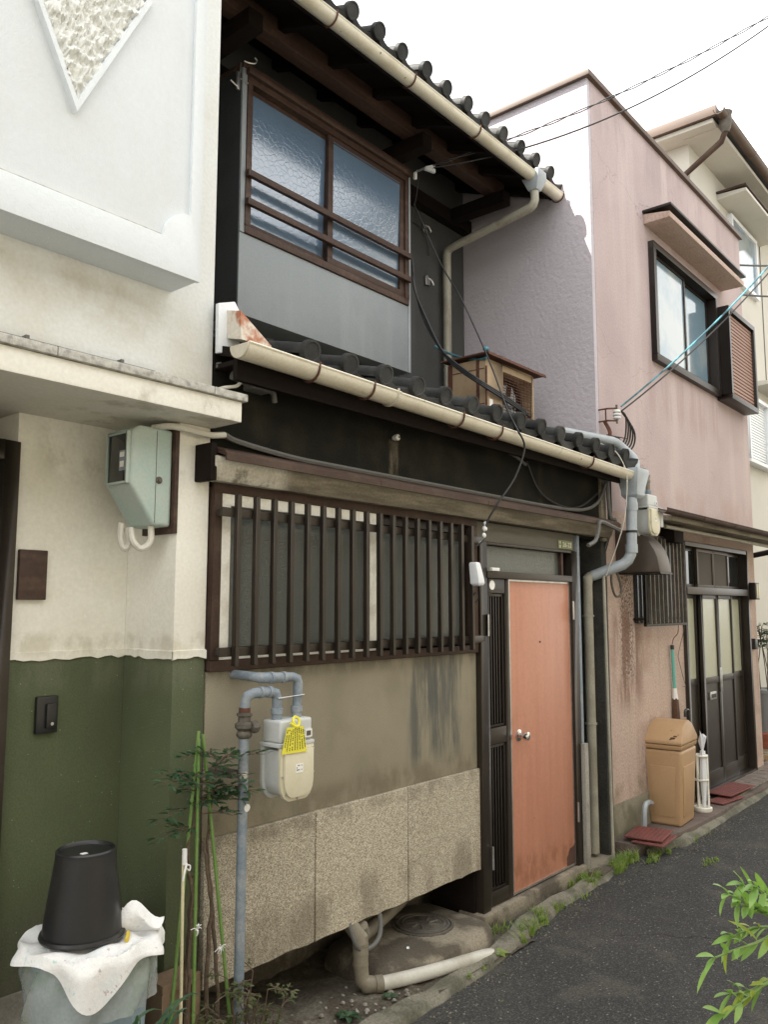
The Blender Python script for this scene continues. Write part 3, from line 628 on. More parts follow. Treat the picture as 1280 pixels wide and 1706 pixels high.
MB().frame(2.947, 3.625, 3.864, 4.723, .905, .93, .034, .04).build('sash', 'old_wood', BY, bevel=.002)
MB().frame(3.588, 4.358, 3.864, 4.722, .875, .900, .046, .045).build('sash', 'old_wood', BY, bevel=.002)
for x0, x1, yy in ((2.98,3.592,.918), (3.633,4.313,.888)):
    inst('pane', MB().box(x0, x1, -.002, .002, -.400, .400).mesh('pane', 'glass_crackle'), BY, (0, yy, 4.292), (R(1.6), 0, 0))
for z in (3.995, 4.165): B(2.90, 4.395, .832, .860, z-.019, z+.019).build('guard_rail', 'old_wood', BY, bevel=.003)
# --- upper roof
zE = 4.965
UR = MB().prism([(.33,zE),(3.4,zE+1.228),(6.5,zE),(6.5,zE-.04),(3.4,zE+1.188),(.33,zE-.035)], 2.036, 5.56, 'x').build('upper_roof', 'dark_wood', TH)
tiled(UR, 2.235, 15, .2355-.011, .292, zE+.022, .40, 13)
B(2.036, 5.55, .335, .36, zE-.09, zE-.002).build('fascia', 'dark_wood', UR)
for i in range(9):
    x = 2.15+i*.415
    MB().hexa([(x,.37,zE-.085),(x+.05,.37,zE-.085),(x+.05,1.209,zE+.25),(x,1.209,zE+.25),(x,.37,zE-.02),(x+.05,.37,zE-.02),(x+.05,1.209,zE+.315),(x,1.209,zE+.315)]).build('rafter', 'dark_wood', UR)
B(2.036, 5.43, .70, .80, 4.955, 5.085).build('eave_beam', 'old_wood', UR, bevel=.006)
for x in (2.7, 4.25, 5.28): B(x, x+.10, .62, 1.209, 4.85, 4.953).build('bracket_arm', 'dark_wood', UR, bevel=.005)
B(2.036, 5.584, 1.12, 1.209, 4.845, 4.95).build('wall_plate', 'dark_wood', UR, bevel=.005)
# --- downpipes of the townhouse
hx = MB(); vs = []
for (w, d, z) in ((.062,.07,4.935),(.062,.07,4.87),(.036,.036,4.79)):
    vs += [(5.195-w,.30-d,z),(5.195+w,.30-d,z),(5.195+w,.30+d,z),(5.195-w,.30+d,z)]
hx.add(vs, [(0,1,2,3),(8,11,10,9)] + [(r*4+i, r*4+(i+1)%4, (r+1)*4+(i+1)%4, (r+1)*4+i) for r in range(2) for i in range(4)])
HX = hx.build('rain_head', 'pipe_grey', TH, bevel=.008)
MB().tube([(5.195,.30,4.80),(5.195,.30,4.72),(5.197,.315,4.690),(5.20,.345,4.675),(5.255,1.10,4.605),(5.258,1.135,4.59),(5.26,1.15,4.56),(5.26,1.15,3.1)], .031, 14).build('downpipe', 'pipe_cream', TH, smooth=True)
for z in (4.2, 3.6): MB().lathe((5.26,1.15,z), [(.035,-.014),(.035,.014)], 14).build('pipe_collar', 'pipe_cream', TH, smooth=True)
hp = MB(); vs = []; hc = (5.635, -.195)
for (w, d, z) in ((.098,.085,2.70),(.098,.085,2.665),(.066,.062,2.545),(.066,.062,2.51),(.044,.044,2.485)):
    vs += [(hc[0]-w,hc[1]-d,z),(hc[0]+w,hc[1]-d,z),(hc[0]+w,hc[1]+d,z),(hc[0]-w,hc[1]+d,z)]
hp.add(vs, [(0,1,2,3),(16,19,18,17)] + [(r*4+i, r*4+(i+1)%4, (r+1)*4+(i+1)%4, (r+1)*4+i) for r in range(4) for i in range(4)])
hp.build('rain_head', 'pipe_grey', TH, bevel=.006)
MB().tube([(5.60,-.20,2.49),(5.57,-.20,2.15),(5.565,-.195,2.09),(5.56,-.175,2.05),(5.545,-.145,2.02),(5.44,.04,1.94)], .037, 14).build('downpipe', 'pipe_grey', TH, smooth=True)
MB().tube([(5.45,.025,1.945),(5.43,.055,1.935),(5.42,.068,1.92),(5.42,.07,1.88),(5.42,.07,.06)], .034, 14).build('downpipe', 'pipe_cream', TH, smooth=True)
for zz, hh, cc in ((2.43,.03,'pipe_grey'),(2.25,.008,'cable_black'),(2.13,.03,'pipe_grey')): MB().lathe((5.57+(zz-2.15)*.088,-.20,zz), [(.043,-hh),(.043,hh)], 14).build('pipe_collar', cc, TH, smooth=True)
for z in (1.66, .92): MB().lathe((5.42,.07,z), [(.042,-.006),(.042,.006)], 14).build('pipe_collar', 'pipe_cream', TH, smooth=True)
MB().tube([(5.10,.10,2.935),(5.62,-.05,2.925),(5.665,-.065,2.918),(5.695,-.078,2.90),(5.765,-.125,2.835),(5.785,-.14,2.81),(5.785,-.15,2.785),(5.72,-.185,2.66)], .034, 14).build('side_pipe', 'pipe_grey', TH, smooth=True)
# ------------------------------------------------------------------ pink house on the right
PH = thing('pink_house', 'pink stucco two-storey house with flat parapet, right of the orange door', 'house', (7.4, .3, 0))
xa, xb, ya = 5.60, 9.32, .05
B(xa+.051, xb, ya+.2, 6.5, 2.5, 5.70).build('core_wall', 'pink_side', PH)
fr = MB()                                                             # front wall round the upper window
fr.box(xa+.051, 6.72, ya, ya+.2, 2.44, 5.80).box(8.34, xb, ya, ya+.2, 2.44, 5.80).box(6.72, 8.34, ya, ya+.2, 4.86, 5.80).box(6.72, 8.34, ya, ya+.2, 2.44, 3.82)
fr.build('front_wall', 'pink_wall', PH)
B(xa, xa+.05, ya+.002, 6.5, .325, 5.799).build('side_wall', 'pink_side', PH)
lw = MB().box(xa+.051, 7.17, ya+.001, ya+.2, .325, 2.44).box(8.98, 9.29, ya+.001, ya+.2, .02, 2.44).box(7.17, 8.98, ya+.001, ya+.2, 2.30, 2.44)
lw.build('lower_wall', 'pink_low', PH)
B(xa-.004, 7.168, ya-.006, ya+.2, -.02, .324).build('skirting', 'skirt', PH, bevel=.006)
B(xa-.004, xa+.05, ya+.201, 6, -.02, .32).build('skirting', 'skirt', PH)
B(xa-.035, xb+.03, ya-.035, 6.5, 5.80, 5.845).build('coping', 'coping', PH, bevel=.004)
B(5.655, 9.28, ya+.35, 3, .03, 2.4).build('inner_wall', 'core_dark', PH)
# upper window
PW = MB().frame(6.70, 8.34, 3.80, 4.86, ya-.05, ya+.10, .06).build('window', 'bronze_dark', PH, bevel=.004)
MB().frame(6.762, 7.56, 3.862, 4.798, ya+.0, ya+.03, .028).build('sash', 'bronze_dark', PW, bevel=.002)
MB().frame(7.50, 8.278, 3.862, 4.798, ya+.04, ya+.07, .028).build('sash', 'bronze_dark', PW, bevel=.002)
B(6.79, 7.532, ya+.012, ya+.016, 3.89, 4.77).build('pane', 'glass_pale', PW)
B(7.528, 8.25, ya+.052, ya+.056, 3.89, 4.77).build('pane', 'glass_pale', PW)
SB = MB().frame(8.345, 9.22, 3.775, 4.73, -.10, ya-.001, .05).build('shutter_box', 'bronze_dark', PH, bevel=.004)
B(8.396, 9.17, -.05, ya-.002, 3.826, 4.679).build('shutter_back', 'louvre', SB)
sl_ = MB().prism([(0,0),(-.02,.006),(-.02,.030),(0,.036)], -.387, .387, 'x').mesh('slat', 'louvre')
for i in range(23): inst('slat', sl_, SB, (8.783, -.05, 3.828+.0368*i))
# canopy over the upper window
CN = MB().prism([(ya,4.985),(-.18,4.985),(-.18,5.035),(ya,5.075)], 6.62, 8.62, 'x').build('window_canopy', 'pink_low', PH, bevel=.004)
B(6.60, 8.64, -.20, ya-.001, 5.078, 5.10).build('canopy_sheet', 'bronze_dark', CN, bevel=.003)
# eave over the entrance
EV = MB().prism([(ya,2.47),(-.26,2.415),(-.26,2.375),(ya,2.40)], 6.20, 9.75, 'x').build('entrance_eave', 'weather_board', PH, bevel=.003)
for i in range(5):
    x0 = 5.92+i*.78; gutter('eave_gutter', x0, x0+.772, -.30, 2.44, .036, 'brown_metal', PH)
MB().tube([(6.3,-.16,2.345),(9.35,-.16,2.345)], .016, 8).build('eave_pipe', 'pipe_cream', PH, smooth=True)
MB().ball((9.40,-.16,2.345), .035, 10, 8).build('pipe_cap', 'pipe_pvc', PH, smooth=True)
B(6.55, 6.75, -.14, ya, 2.24, 2.37).build('eave_bracket', 'dark_wood', PH, bevel=.004)
# sliding door
PD = MB().box(7.17,7.215,ya-.03,ya+.16,.09,2.298).box(8.935,8.98,ya-.03,ya+.16,.09,2.298).box(7.215,8.935,ya-.03,ya+.16,2.258,2.298).box(7.215,8.935,ya-.035,ya+.16,1.835,1.90).box(7.17,8.98,ya-.03,ya+.16,.086,.12).build('sliding_door', 'bronze_alu', PH, bevel=.003)
ex = [7.215, 7.645, 8.075, 8.505, 8.935]
for i in range(4):
    y0 = ya+.0+(.045 if i in (0, 3) else 0); x0, x1 = ex[i]-(.012 if i in (1,2) else 0), ex[i+1]
    lf = MB().box(x0,x0+.045,y0,y0+.03,.122,1.834).box(x1-.045,x1,y0,y0+.03,.122,1.834).box(x0+.045,x1-.045,y0,y0+.03,1.80,1.834).box(x0+.045,x1-.045,y0,y0+.03,1.03,1.085).box(x0+.045,x1-.045,y0,y0+.03,.122,.26).build('door_leaf', 'bronze_alu', PD, bevel=.002)
    B(x0+.0455, x1-.0455, y0+.012, y0+.016, 1.086, 1.799).build('door_pane', 'glass_door', PD)
    B(x0+.0455, x1-.0455, y0+.010, y0+.018, .261, 1.029).build('door_panel', 'bronze_alu', PD)
    if i in (1, 2): B(x1-.03 if i == 1 else x0+.012, x1-.012 if i == 1 else x0+.03, y0-.012, y0-.0005, .94, 1.16).build('pull', 'steel', PD, bevel=.002)
    y1 = ya+.02+(.03 if i in (0, 3) else 0)
    MB().frame(x0, x1, 1.902, 2.256, y1, y1+.025, .028).build('transom_sash', 'bronze_alu' if i in (0,3) else 'hood_brown', PD, bevel=.002)
    B(x0+.029, x1-.029, y1+.01, y1+.014, 1.931, 2.227).build('transom_pane', 'glass_plain' if i in (0, 3) else 'mesh_screen', PD)
B(7.77, 7.93, ya-.006, ya+.0095, .885, .955).build('letter_slot', 'steel', PD, bevel=.003)
B(7.79, 7.91, ya-.009, ya-.0065, .902, .935).build('letter_flap', 'bronze_dark', PD)
# lattice over the kitchen window
GR = MB().frame(6.13, 6.97, 1.575, 2.285, -.06, -.035, .02).build('window_lattice', 'bronze_dark', PH, bevel=.002)
gb = MB().box(-.009,.009,-.012,.012,0,.67).mesh('lattice_bar', 'iron', .002, seg=1)
for i in range(10): inst('lattice_bar', gb, GR, (6.185+.0815*i, -.068, 1.595))
B(6.16, 6.94, ya-.012, ya-.002, 1.60, 2.25).build('kitchen_pane', 'glass_plain', GR)
for z in (1.62, 2.24): B(6.14, 6.17, -.034, ya, z, z+.02).build('lattice_bracket', 'bronze_dark', GR); B(6.93, 6.96, -.034, ya, z, z+.02).build('lattice_bracket', 'bronze_dark', GR)

# ------------------------------------------------------------------ cream house beyond it
FH = thing('cream_house', 'tall cream house with brown gutter and slate roof, behind the pink house', 'house', (11.5, .9, 0))
B(9.75, 18, .70, 7, -.02, 7.45).build('wall', 'far_wall', FH)
hv = [(9.45,.25,7.52),(18.3,.25,7.52),(18.3,.5,8.1),(13.5,.5,8.1),(13.5,6,8.1),(9.45,7.6,7.52),(18.3,6,8.1),(18.3,7.6,7.52),(9.45,.25,7.44),(18.3,.25,7.44),(18.3,7.6,7.44),(9.45,7.6,7.44)]
RF = MB().add(hv, [(0,1,2,3),(0,3,4,5),(3,2,6,4),(5,4,6,7),(1,7,6,2),(8,11,10,9),(0,8,9,1),(0,5,11,8),(5,7,10,11),(1,9,10,7)]).build('roof', 'slate', FH)
for i in range(6):
    f = (i+.5)/6; x0 = 9.45+4.05*f; MB().add([(x0,.235+.25*f,7.515+.58*f),(18.3,.235+.25*f,7.515+.58*f),(18.3,.26+.25*f,7.60+.58*f),(x0+.5,.26+.25*f,7.60+.58*f),(x0,.25+.25*f,7.515+.58*f),(18.3,.25+.25*f,7.515+.58*f)], [(0,1,2,3),(0,4,5,1)]).build('slate_course', 'slate', RF)
B(9.40, 9.449, .25, 7.6, 7.42, 7.535).build('barge_board', 'coping', RF, bevel=.004)
B(9.46, 9.75, .31, 7.5, 7.37, 7.42).build('side_soffit', 'far_wall', FH)
MB().prism([(.30,7.41),(.70,7.41),(.70,7.36),(.30,7.36)], 9.62, 18.2, 'x').build('soffit', 'far_wall', FH)
gutter('gutter', 9.40, 18.3, .22, 7.47, .06, 'coping', FH)
for x in (10.6, 11.9, 13.2): strap(x, .22, 7.47, .08, FH, 'coping')
MB().lathe((9.62,.22,7.40), [(.04,-.12),(.065,-.06),(.08,.05),(.08,.10),(.09,.12)], 12).build('rain_head', 'iron', FH, smooth=True)
MB().tube([(9.62,.22,7.30),(9.65,.28,7.20),(9.71,.95,6.85),(9.715,1.0,6.82),(9.715,1.01,6.1)], .032, 10).build('downpipe', 'brown_metal', FH, smooth=True)
B(9.72, 9.749, .72, 1.7, 6.42, 6.56).build('side_band', 'far_wall', FH)
FW = MB().frame(11.15, 12.30, 6.10, 7.0, .64, .72, .06).build('window', 'white_louvre', FH, bevel=.004)
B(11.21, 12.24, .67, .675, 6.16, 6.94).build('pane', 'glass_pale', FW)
MB().prism([(.70,7.12),(.33,7.10),(.33,7.06),(.70,7.04)], 10.75, 12.62, 'x').build('window_canopy', 'far_wall', FH, bevel=.004)
B(10.72, 12.65, .32, .70, 7.122, 7.145).build('canopy_sheet', 'brown_metal', FH)
SH = MB().frame(11.28, 12.25, 3.62, 4.55, .58, .699, .05).build('shutter_box', 'white_louvre', FH, bevel=.004)
sl2 = MB().prism([(0,0),(-.02,.006),(-.02,.030),(0,.036)], -.435, .435, 'x').mesh('slat', 'white_louvre')
for i in range(22): inst('slat', sl2, SH, (11.765, .66, 3.675+.038*i))
B(11.33, 12.20, .661, .698, 3.67, 4.50).build('shutter_back', 'white_louvre', SH)
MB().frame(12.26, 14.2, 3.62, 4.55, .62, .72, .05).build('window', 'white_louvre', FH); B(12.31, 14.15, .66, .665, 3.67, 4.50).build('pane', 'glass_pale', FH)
MB().prism([(.70,4.84),(.36,4.82),(.36,4.78),(.70,4.76)], 11.9, 14.4, 'x').build('window_canopy', 'far_wall', FH, bevel=.004)
B(12.6, 12.62, .69, .699, 4.9, 7.3).build('wall_joint', 'cable_grey', FH)
MB().tube([(9.9,.55,2.25),(9.9,-.2,2.38),(11.4,-.25,2.42)], .03, 8).build('awning_arm', 'bronze_dark', FH, smooth=True)

# ------------------------------------------------------------------ houses across the street (gabled one mirrored in panes; unseen row house added for bounced light)
OH = thing('opposite_house', 'sunlit cream gabled house across the street, mirrored in the bay window', 'house', (12, -5.4, 0))
MB().prism([(9.4,-.02),(18,-.02),(18,7.4),(13.7,10.4),(9.4,7.2)], -9, -5.2, 'y').build('wall', 'opposite_wall', OH)
MB().prism([(9.0,6.95),(13.7,10.45),(18.4,7.2),(18.4,7.35),(13.7,10.62),(9.0,7.12)], -9.2, -4.9, 'y').build('roof', 'slate', OH)
w_ = MB().frame(11.2, 13.0, 3.6, 4.9, -5.22, -5.15, .06).build('window', 'bronze_dark', OH); B(11.26, 12.94, -5.2, -5.19, 3.66, 4.84).build('pane', 'glass_plain', w_)
OL = thing('opposite_row_house', 'low cream row house across the street, unseen behind the camera', 'house', (2, -5.0, 0))
B(-9, 9.2, -9, -4.7, -.02, 4.6).build('wall', 'opposite_wall', OL)
MB().prism([(-4.35,4.55),(-7,5.7),(-9.4,4.5),(-9.4,4.6),(-7,5.82),(-4.35,4.66)], -9.2, 9.3, 'x').build('roof', 'slate', OL)
for x in (-4, -.5, 3.4, 6.6):
    w_ = MB().frame(x, x+1.6, 1.0, 2.2, -4.72, -4.66, .05).build('window', 'bronze_dark', OL); B(x+.05, x+1.55, -4.70, -4.69, 1.05, 2.15).build('pane', 'glass_plain', w_)
# ------------------------------------------------------------------ things on the white house
EM = thing('electricity_meter', 'pale teal electricity meter box with glass front on the porch wall', 'meter box', (1.8, .1, 2.0))
pf = [(1.862,2.388),(1.715,2.388),(1.685,2.362),(1.682,2.165),(1.785,2.018),(1.862,2.018)]
MB().prism(pf, .012, .175, 'y').build('case', 'teal_metal', EM, bevel=.016, seg=3)
B(1.8625, 1.8805, -.004, .20, 1.995, 2.405).build('backboard', 'old_wood', EM, bevel=.003)
MB().prism([(.030,2.352),(.150,2.352),(.150,2.176),(.030,2.176)], 1.674, 1.684, 'x').build('glass_front', 'glass_plain', EM, bevel=.002)
fm = MB().box(1.669,1.684,.022,.030,2.168,2.36).box(1.669,1.684,.150,.158,2.168,2.36).box(1.669,1.684,.030,.150,2.352,2.36).box(1.669,1.684,.030,.150,2.168,2.176)
fm.build('glass_frame', 'teal_metal', EM, bevel=.002)
B(1.671, 1.6735, .036, .072, 2.215, 2.29).build('dial_plate', 'galv', EM); B(1.6695, 1.6708, .040, .068, 2.265, 2.283).build('dial_label', 'white_label', EM); B(1.6695, 1.6708, .042, .066, 2.228, 2.25).build('dial_label', 'white_sash', EM)
B(1.788, 1.790, .0105, .0118, 2.03, 2.376).build('seam', 'cable_grey', EM)
MB().lathe((1.802,.012,2.19), [(.014,0),(.014,-.004),(.008,-.006),(.008,-.012)], 12, 'y').build('screw', 'iron', EM, smooth=True)
MB().tube(spline([(1.80,.06,2.395),(1.84,.0,2.40),(1.90,-.03,2.392),(2.0,-.03,2.388),(2.075,-.03,2.40)]), .0125, 8).build('conduit', 'cable_white', EM, smooth=True)
for a, b in (((1.72,.12),(1.745,.10)), ((1.80,.05),(1.74,.07))):
    MB().tube(spline([(a[0],a[1],2.03),(a[0],a[1],1.965),((a[0]+b[0])/2,(a[1]+b[1])/2,1.935),(b[0],b[1],1.96),(b[0],b[1]+.02,2.01)]), .012, 8).build('conduit', 'cable_white', EM, smooth=True)
tag(B(1.43, 1.535, .300, .3195, 1.745, 1.925).build('door_plate', 'old_wood', bevel=.003), 'blank dark wooden name board on cream porch wall', 'name board')
SW = thing('doorbell', 'black square doorbell on the green porch wall', 'doorbell', (1.56, .31, 1.27))
B(1.520, 1.602, .300, .3195, 1.266, 1.398).build('case', 'black_plastic', SW, bevel=.005)
b_ = B(1.553, 1.592, .288, .2998, 1.285, 1.372).build('button', 'black_plastic', SW, bevel=.004)
MB().lathe((1.573,.288,1.30), [(.006,0),(.006,-.003)], 10, 'y').build('ring', 'steel', b_)
tag(MB().tube(spline([(2.03,-.005,2.575),(2.05,-.05,2.585),(2.10,-.07,2.60),(2.125,-.075,2.64),(2.125,-.075,2.68)]), .007, 8).build('white_cable', 'cable_white', smooth=True), 'short white cable curling from white wall up under gutter', 'cable')
JB = thing('junction_box', 'grey cable fitting tucked under the left end of the lower gutter', 'fitting', (2.2, -.04, 2.6))
B(2.17, 2.27, -.09, -.02, 2.600, 2.655).build('box', 'cable_grey', JB, bevel=.008)
MB().tube([(2.09,-.05,2.645),(2.17,-.055,2.63)], .02, 8).build('sleeve', 'cable_grey', JB, smooth=True)
MB().tube(spline([(2.27,-.055,2.62),(2.31,-.05,2.615),(2.33,-.04,2.58)]), .012, 8).build('spout', 'cable_grey', JB, smooth=True)

# ------------------------------------------------------------------ bin, towel and bucket by the green wall
TB = thing('rubbish_bin', 'ribbed blue-grey rubbish bin under a towel, left by the green wall', 'bin', (1.53, -.10, 0))
m = MB(); N = 48; prof = [(.140,.0),(.148,.02),(.174,.57),(.178,.63),(.192,.635),(.192,.665),(.178,.67)]
vs = []; 
for r, z in prof:
    for j in range(N):
        t = 2*math.pi*j/N; rr = r + (.005 if (j//2) % 2 and .01 < z < .60 else 0); vs.append((1.53+rr*math.cos(t), -.10+rr*math.sin(t), z))
m.add(vs, [(i*N+j, i*N+(j+1)%N, (i+1)*N+(j+1)%N, (i+1)*N+j) for i in range(len(prof)-1) for j in range(N)] + [tuple(range(N-1,-1,-1))])
m.build('body', 'bin_blue', TB)
m = MB(); vs = []; N = 72; K = 7
for i in range(K):
    for j in range(N):
        t = 2*math.pi*j/N; r = .192+.008*math.sin(7*t+i)+.006*math.sin(17*t+1.3*i)+(.004*i if i < 4 else .012-.003*(i-3)); z = .673-.030*i-(.05*max(0,math.sin(2*t+.7))*i/K)
        vs.append((1.53+r*math.cos(t), -.10+r*math.sin(t), z))
m.add(vs, [(i*N+j, i*N+(j+1)%N, (i+1)*N+(j+1)%N, (i+1)*N+j) for i in range(K-1) for j in range(N)])
m.build('bin_liner', 'bag', TB, smooth=True)
MB().lathe((1.53,-.10,0), [(.178,.666),(.178,.674)], 40).build('lid', 'bin_blue', TB)
m = MB(); N = 120; K = 26; vs = []; th0 = R(244)
for i in range(K+1):
    for j in range(N):
        t = 2*math.pi*j/N; d = (t-th0+math.pi) % (2*math.pi)-math.pi
        L = .232+.110*max(0, math.cos(d))**10+.03*max(0, math.cos(t-R(20)))**4+.012*math.sin(5*t)+.025*max(0, math.cos(t-R(330)))**8
        s = .05+(L-.05)*i/K; wr = .008*math.sin(6*t+2)+.006*math.sin(11*t+1)
        if s < .200: r, z = s*1.06, .688+.006*math.sin(9*t+s*40)+.004*math.sin(s*90+3*t)
        else:
            q = s-.200; r = .212+min(q,.03)*.55+wr*min(1,q/.04)*1.4; z = .688+.002*math.sin(9*t)-q*.97
        vs.append((1.53+r*math.cos(t), -.10+r*math.sin(t), z))
m.add(vs, [(i*N+j, i*N+(j+1)%N, (i+1)*N+(j+1)%N, (i+1)*N+j) for i in range(K) for j in range(N)])
TW = thing('towel', 'white patterned towel draped over the rubbish bin under the black bucket', 'towel', (1.53, -.10, .66))
m.build('cloth', 'towel', TW, smooth=True)
m = MB(); vs = []                                              # the turned-up fold with its yellow hem
for i in range(15):
    for j in range(9):
        u, w = i/14, j/8; vs.append((1.545+.135*u+.02*math.sin(w*4+u*3), -.165-.085*u-.03*math.sin(w*3.0), .688+.085*w*(.55+.45*math.sin(u*3.1))-.02*math.sin(u*9)*w))
m.add(vs, [(i*9+j, (i+1)*9+j, (i+1)*9+j+1, i*9+j+1) for i in range(14) for j in range(8)])
m.build('fold', 'towel', TW, smooth=True)
MB().tube(spline([(1.555,-.255,.694),(1.58,-.225,.704)]), .007, 6).build('hem', 'towel_edge', TW, smooth=True)
MB().tube(spline([(1.63,-.14,.712),(1.67,-.11,.722),(1.685,-.07,.705),(1.68,-.03,.698)]), .008, 6).build('hem', 'towel_edge', TW, smooth=True)
BK = thing('bucket', 'black plastic bucket upside down on top of the towel', 'bucket', (1.485, -.12, .70))
MB().lathe((1.485,-.12,.70), [(.128,.0),(.131,.007),(.128,.015),(.121,.017),(.119,.042),(.091,.240),(.091,.256),(.087,.261),(.083,.256),(.081,.250),(.0,.248)], 48, cap0=True, cap1=False).build('body', 'black_plastic', BK, smooth=True)
MB().lathe((1.485,-.12,.9485), [(.078,.0),(.078,.002)], 40).build('base', 'black_plastic', BK)
B(1.455, 1.475, -.15, -.135, .951, .9525).build('sticker', 'white_label', BK)

# ------------------------------------------------------------------ plants, stakes, planter
def leaf_mesh(L, W, bend, material, name='leaf'):
    m = MB(); n = 6; vs = []
    for i in range(n+1):
        u = i/n; w = W*math.sin(math.pi*min(1, u*.93+.05))**.8*(1 if u < .98 else .1); z = -bend*u*u
        vs += [(-w/2, u*L, z+.12*w), (0, u*L, z-.04*w), (w/2, u*L, z+.12*w)]
    m.add(vs, [(i*3+j, i*3+j+1, (i+1)*3+j+1, (i+1)*3+j) for i in range(n) for j in range(2)])
    return m.mesh(name, material, 0, True)
def put_leaf(m, p, d, L, W, bend=.15):
    d = Vector(d).normalized(); s = d.cross(Vector((0,0,1))); s = s.normalized() if s.length > .05 else Vector((1,0,0)); nrm = s.cross(d)
    tw = random.uniform(-.6,.6); s, nrm = s*math.cos(tw)+nrm*math.sin(tw), nrm*math.cos(tw)-s*math.sin(tw)
    vs = []; p = Vector(p)
    for u, w in ((0,.05),(.3,.9),(.55,1),(.8,.6),(1,.03)):
        c = p+d*L*u-Vector((0,0,1))*bend*L*u*u
        vs += [c-s*W*w/2+nrm*W*.12*w, c, c+s*W*w/2+nrm*W*.12*w]
    m.add(vs, [(i*3+j, i*3+j+1, (i+1)*3+j+1, (i+1)*3+j) for i in range(4) for j in range(2)])
def spray(leaves, twigs, p, d, L, n, ll):
    d = Vector(d).normalized(); p = Vector(p); pts = [p+d*L*t-Vector((0,0,1))*.25*L*t*t for t in (0,.25,.5,.75,1)]
    twigs.tube(pts, [.0022,.002,.0017,.0014,.001], 5)
    for i in range(n):
        t = .3+.7*i/n; q = p+d*L*t-Vector((0,0,1))*.25*L*t*t
        for sgn in (-1, 1):
            sd = d.cross(Vector((0,0,1))); sd = (sd.normalized() if sd.length > .1 else Vector((1,0,0)))*sgn
            sd = (sd*.9+d*.7+Vector((random.uniform(-.3,.3),random.uniform(-.3,.3),random.uniform(-.25,.3)))).normalized()
            twl = ll*random.uniform(.4,1.0); twigs.tube([q, q+sd*twl], .0009, 4)
            for dd in (sd, (sd+d*.8).normalized(), (sd-d*.6).normalized()):
                if random.random() < .8: put_leaf(leaves, q+sd*twl*random.uniform(.6,1), dd+Vector((0,0,random.uniform(-.3,.15))), ll*random.uniform(.8,1.3), ll*.36)
    put_leaf(leaves, pts[-1], d, ll*1.2, ll*.4)
PL = thing('planter', 'plain brown planter box half hidden behind the stakes at the green corner', 'planter', (1.87, -.06, .1))
MB().frame(1.795, 1.955, .02, .44, -.115, -.10, .03).build('front_rim', 'planter', PL, bevel=.003)
B(1.80, 1.95, -.10, -.01, .02, .438).build('box', 'planter', PL, bevel=.003)
NA = thing('nandina', 'tall thin leggy shrub with dark leaves tied to stakes beside the gas pipe', 'shrub', (1.95, -.13, .1))
stems = [[(1.86,-.15,.10),(1.875,-.15,.45),(1.89,-.14,.70),(1.865,-.14,.86),(1.90,-.13,1.0),(1.925,-.12,1.14)],
         [(1.97,-.13,.10),(1.965,-.14,.5),(1.975,-.14,.68),(1.965,-.12,.88),(1.985,-.12,1.05),(2.0,-.12,1.15)],
         [(2.03,-.14,.10),(2.005,-.14,.42),(1.985,-.14,.62),(1.945,-.14,.82),(1.94,-.14,.9)],
         [(1.90,-.12,.1),(1.87,-.13,.38),(1.885,-.13,.62),(1.90,-.13,.78)]]
for st in stems:
    pts = spline(st, 5); pts = [p+Vector((random.uniform(-.004,.004),random.uniform(-.004,.004),0)) for p in pts]
    MB().tube(pts, [.008-.004*i/len(pts)+random.uniform(-.001,.0015) for i in range(len(pts))], 7).build('stem', 'bark', NA, smooth=True)
lv, tw = MB(), MB()
tips = [Vector((1.925,-.12,1.12)), Vector((2.0,-.12,1.14)), Vector((1.91,-.13,1.05))]
for i in range(26):
    b_ = random.choice(tips)+Vector((0,0,random.uniform(-.12,.03))); a = random.choice((R(185),R(195),R(5),R(-15),R(215),R(250),R(320)))+random.uniform(-.35,.35)
    spray(lv, tw, b_, (math.cos(a), math.sin(a)*.55, random.uniform(-.05,.55)), random.uniform(.11,.20), 4, .034)
lv.build('foliage', 'leaf_dark', NA); tw.build('twigs', 'bark', NA)
LB = thing('low_nandina', 'low feathery bronze-green shrub at the foot of the gas pipe', 'shrub', (2.1, -.17, .1))
lv, tw = MB(), MB()
for i in range(30):
    a = random.uniform(0, 6.28); b_ = Vector((2.06+random.uniform(-.12,.14), -.19+random.uniform(-.04,.03), .12))
    top = b_+Vector((random.uniform(-.1,.1), random.uniform(-.05,.03), random.uniform(.08,.30))); tw.tube([b_, (b_+top)/2+Vector((.008,0,0)), top], [.003,.0025,.0018], 5)
    spray(lv, tw, top, (math.cos(a), math.sin(a)*.7, random.uniform(-.1,.6)), random.uniform(.06,.10), 3, .023)
lv.build('foliage', 'leaf_bronze', LB); tw.build('twigs', 'bark', LB)
def stake(name, a, b, r, material, label, nodes=True):
    t = thing(name, label, 'stake', b, group='plant stakes'); a, b = Vector(a), Vector(b)
    MB().tube([b, a], [r, r*.85], 8).build('cane', material, t, smooth=True)
    if nodes:
        k = int((a-b).length/.11)
        for i in range(1, k): p = b.lerp(a, i/k); dd = (a-b).normalized(); MB().tube([p-dd*.003, p+dd*.003], r*1.18, 8).build('joint', material, t, smooth=True)
stake('stake', (1.832,-.16,.87), (1.835,-.17,.06), .0062, 'cane_pale', 'pale yellow cane with white string wrapped round its top', False)
stake('stake', (1.915,-.12,1.275), (1.775,-.16,.10), .0068, 'bamboo', 'green bamboo stake leaning left, ending near the bin')
stake('stake', (1.930,-.125,1.262), (2.085,-.15,.10), .0068, 'bamboo', 'green bamboo stake leaning right towards the gas pipe')
stake('stake', (1.905,-.135,1.25), (1.885,-.17,.10), .0062, 'bamboo', 'upright green bamboo stake between the two leaning ones')
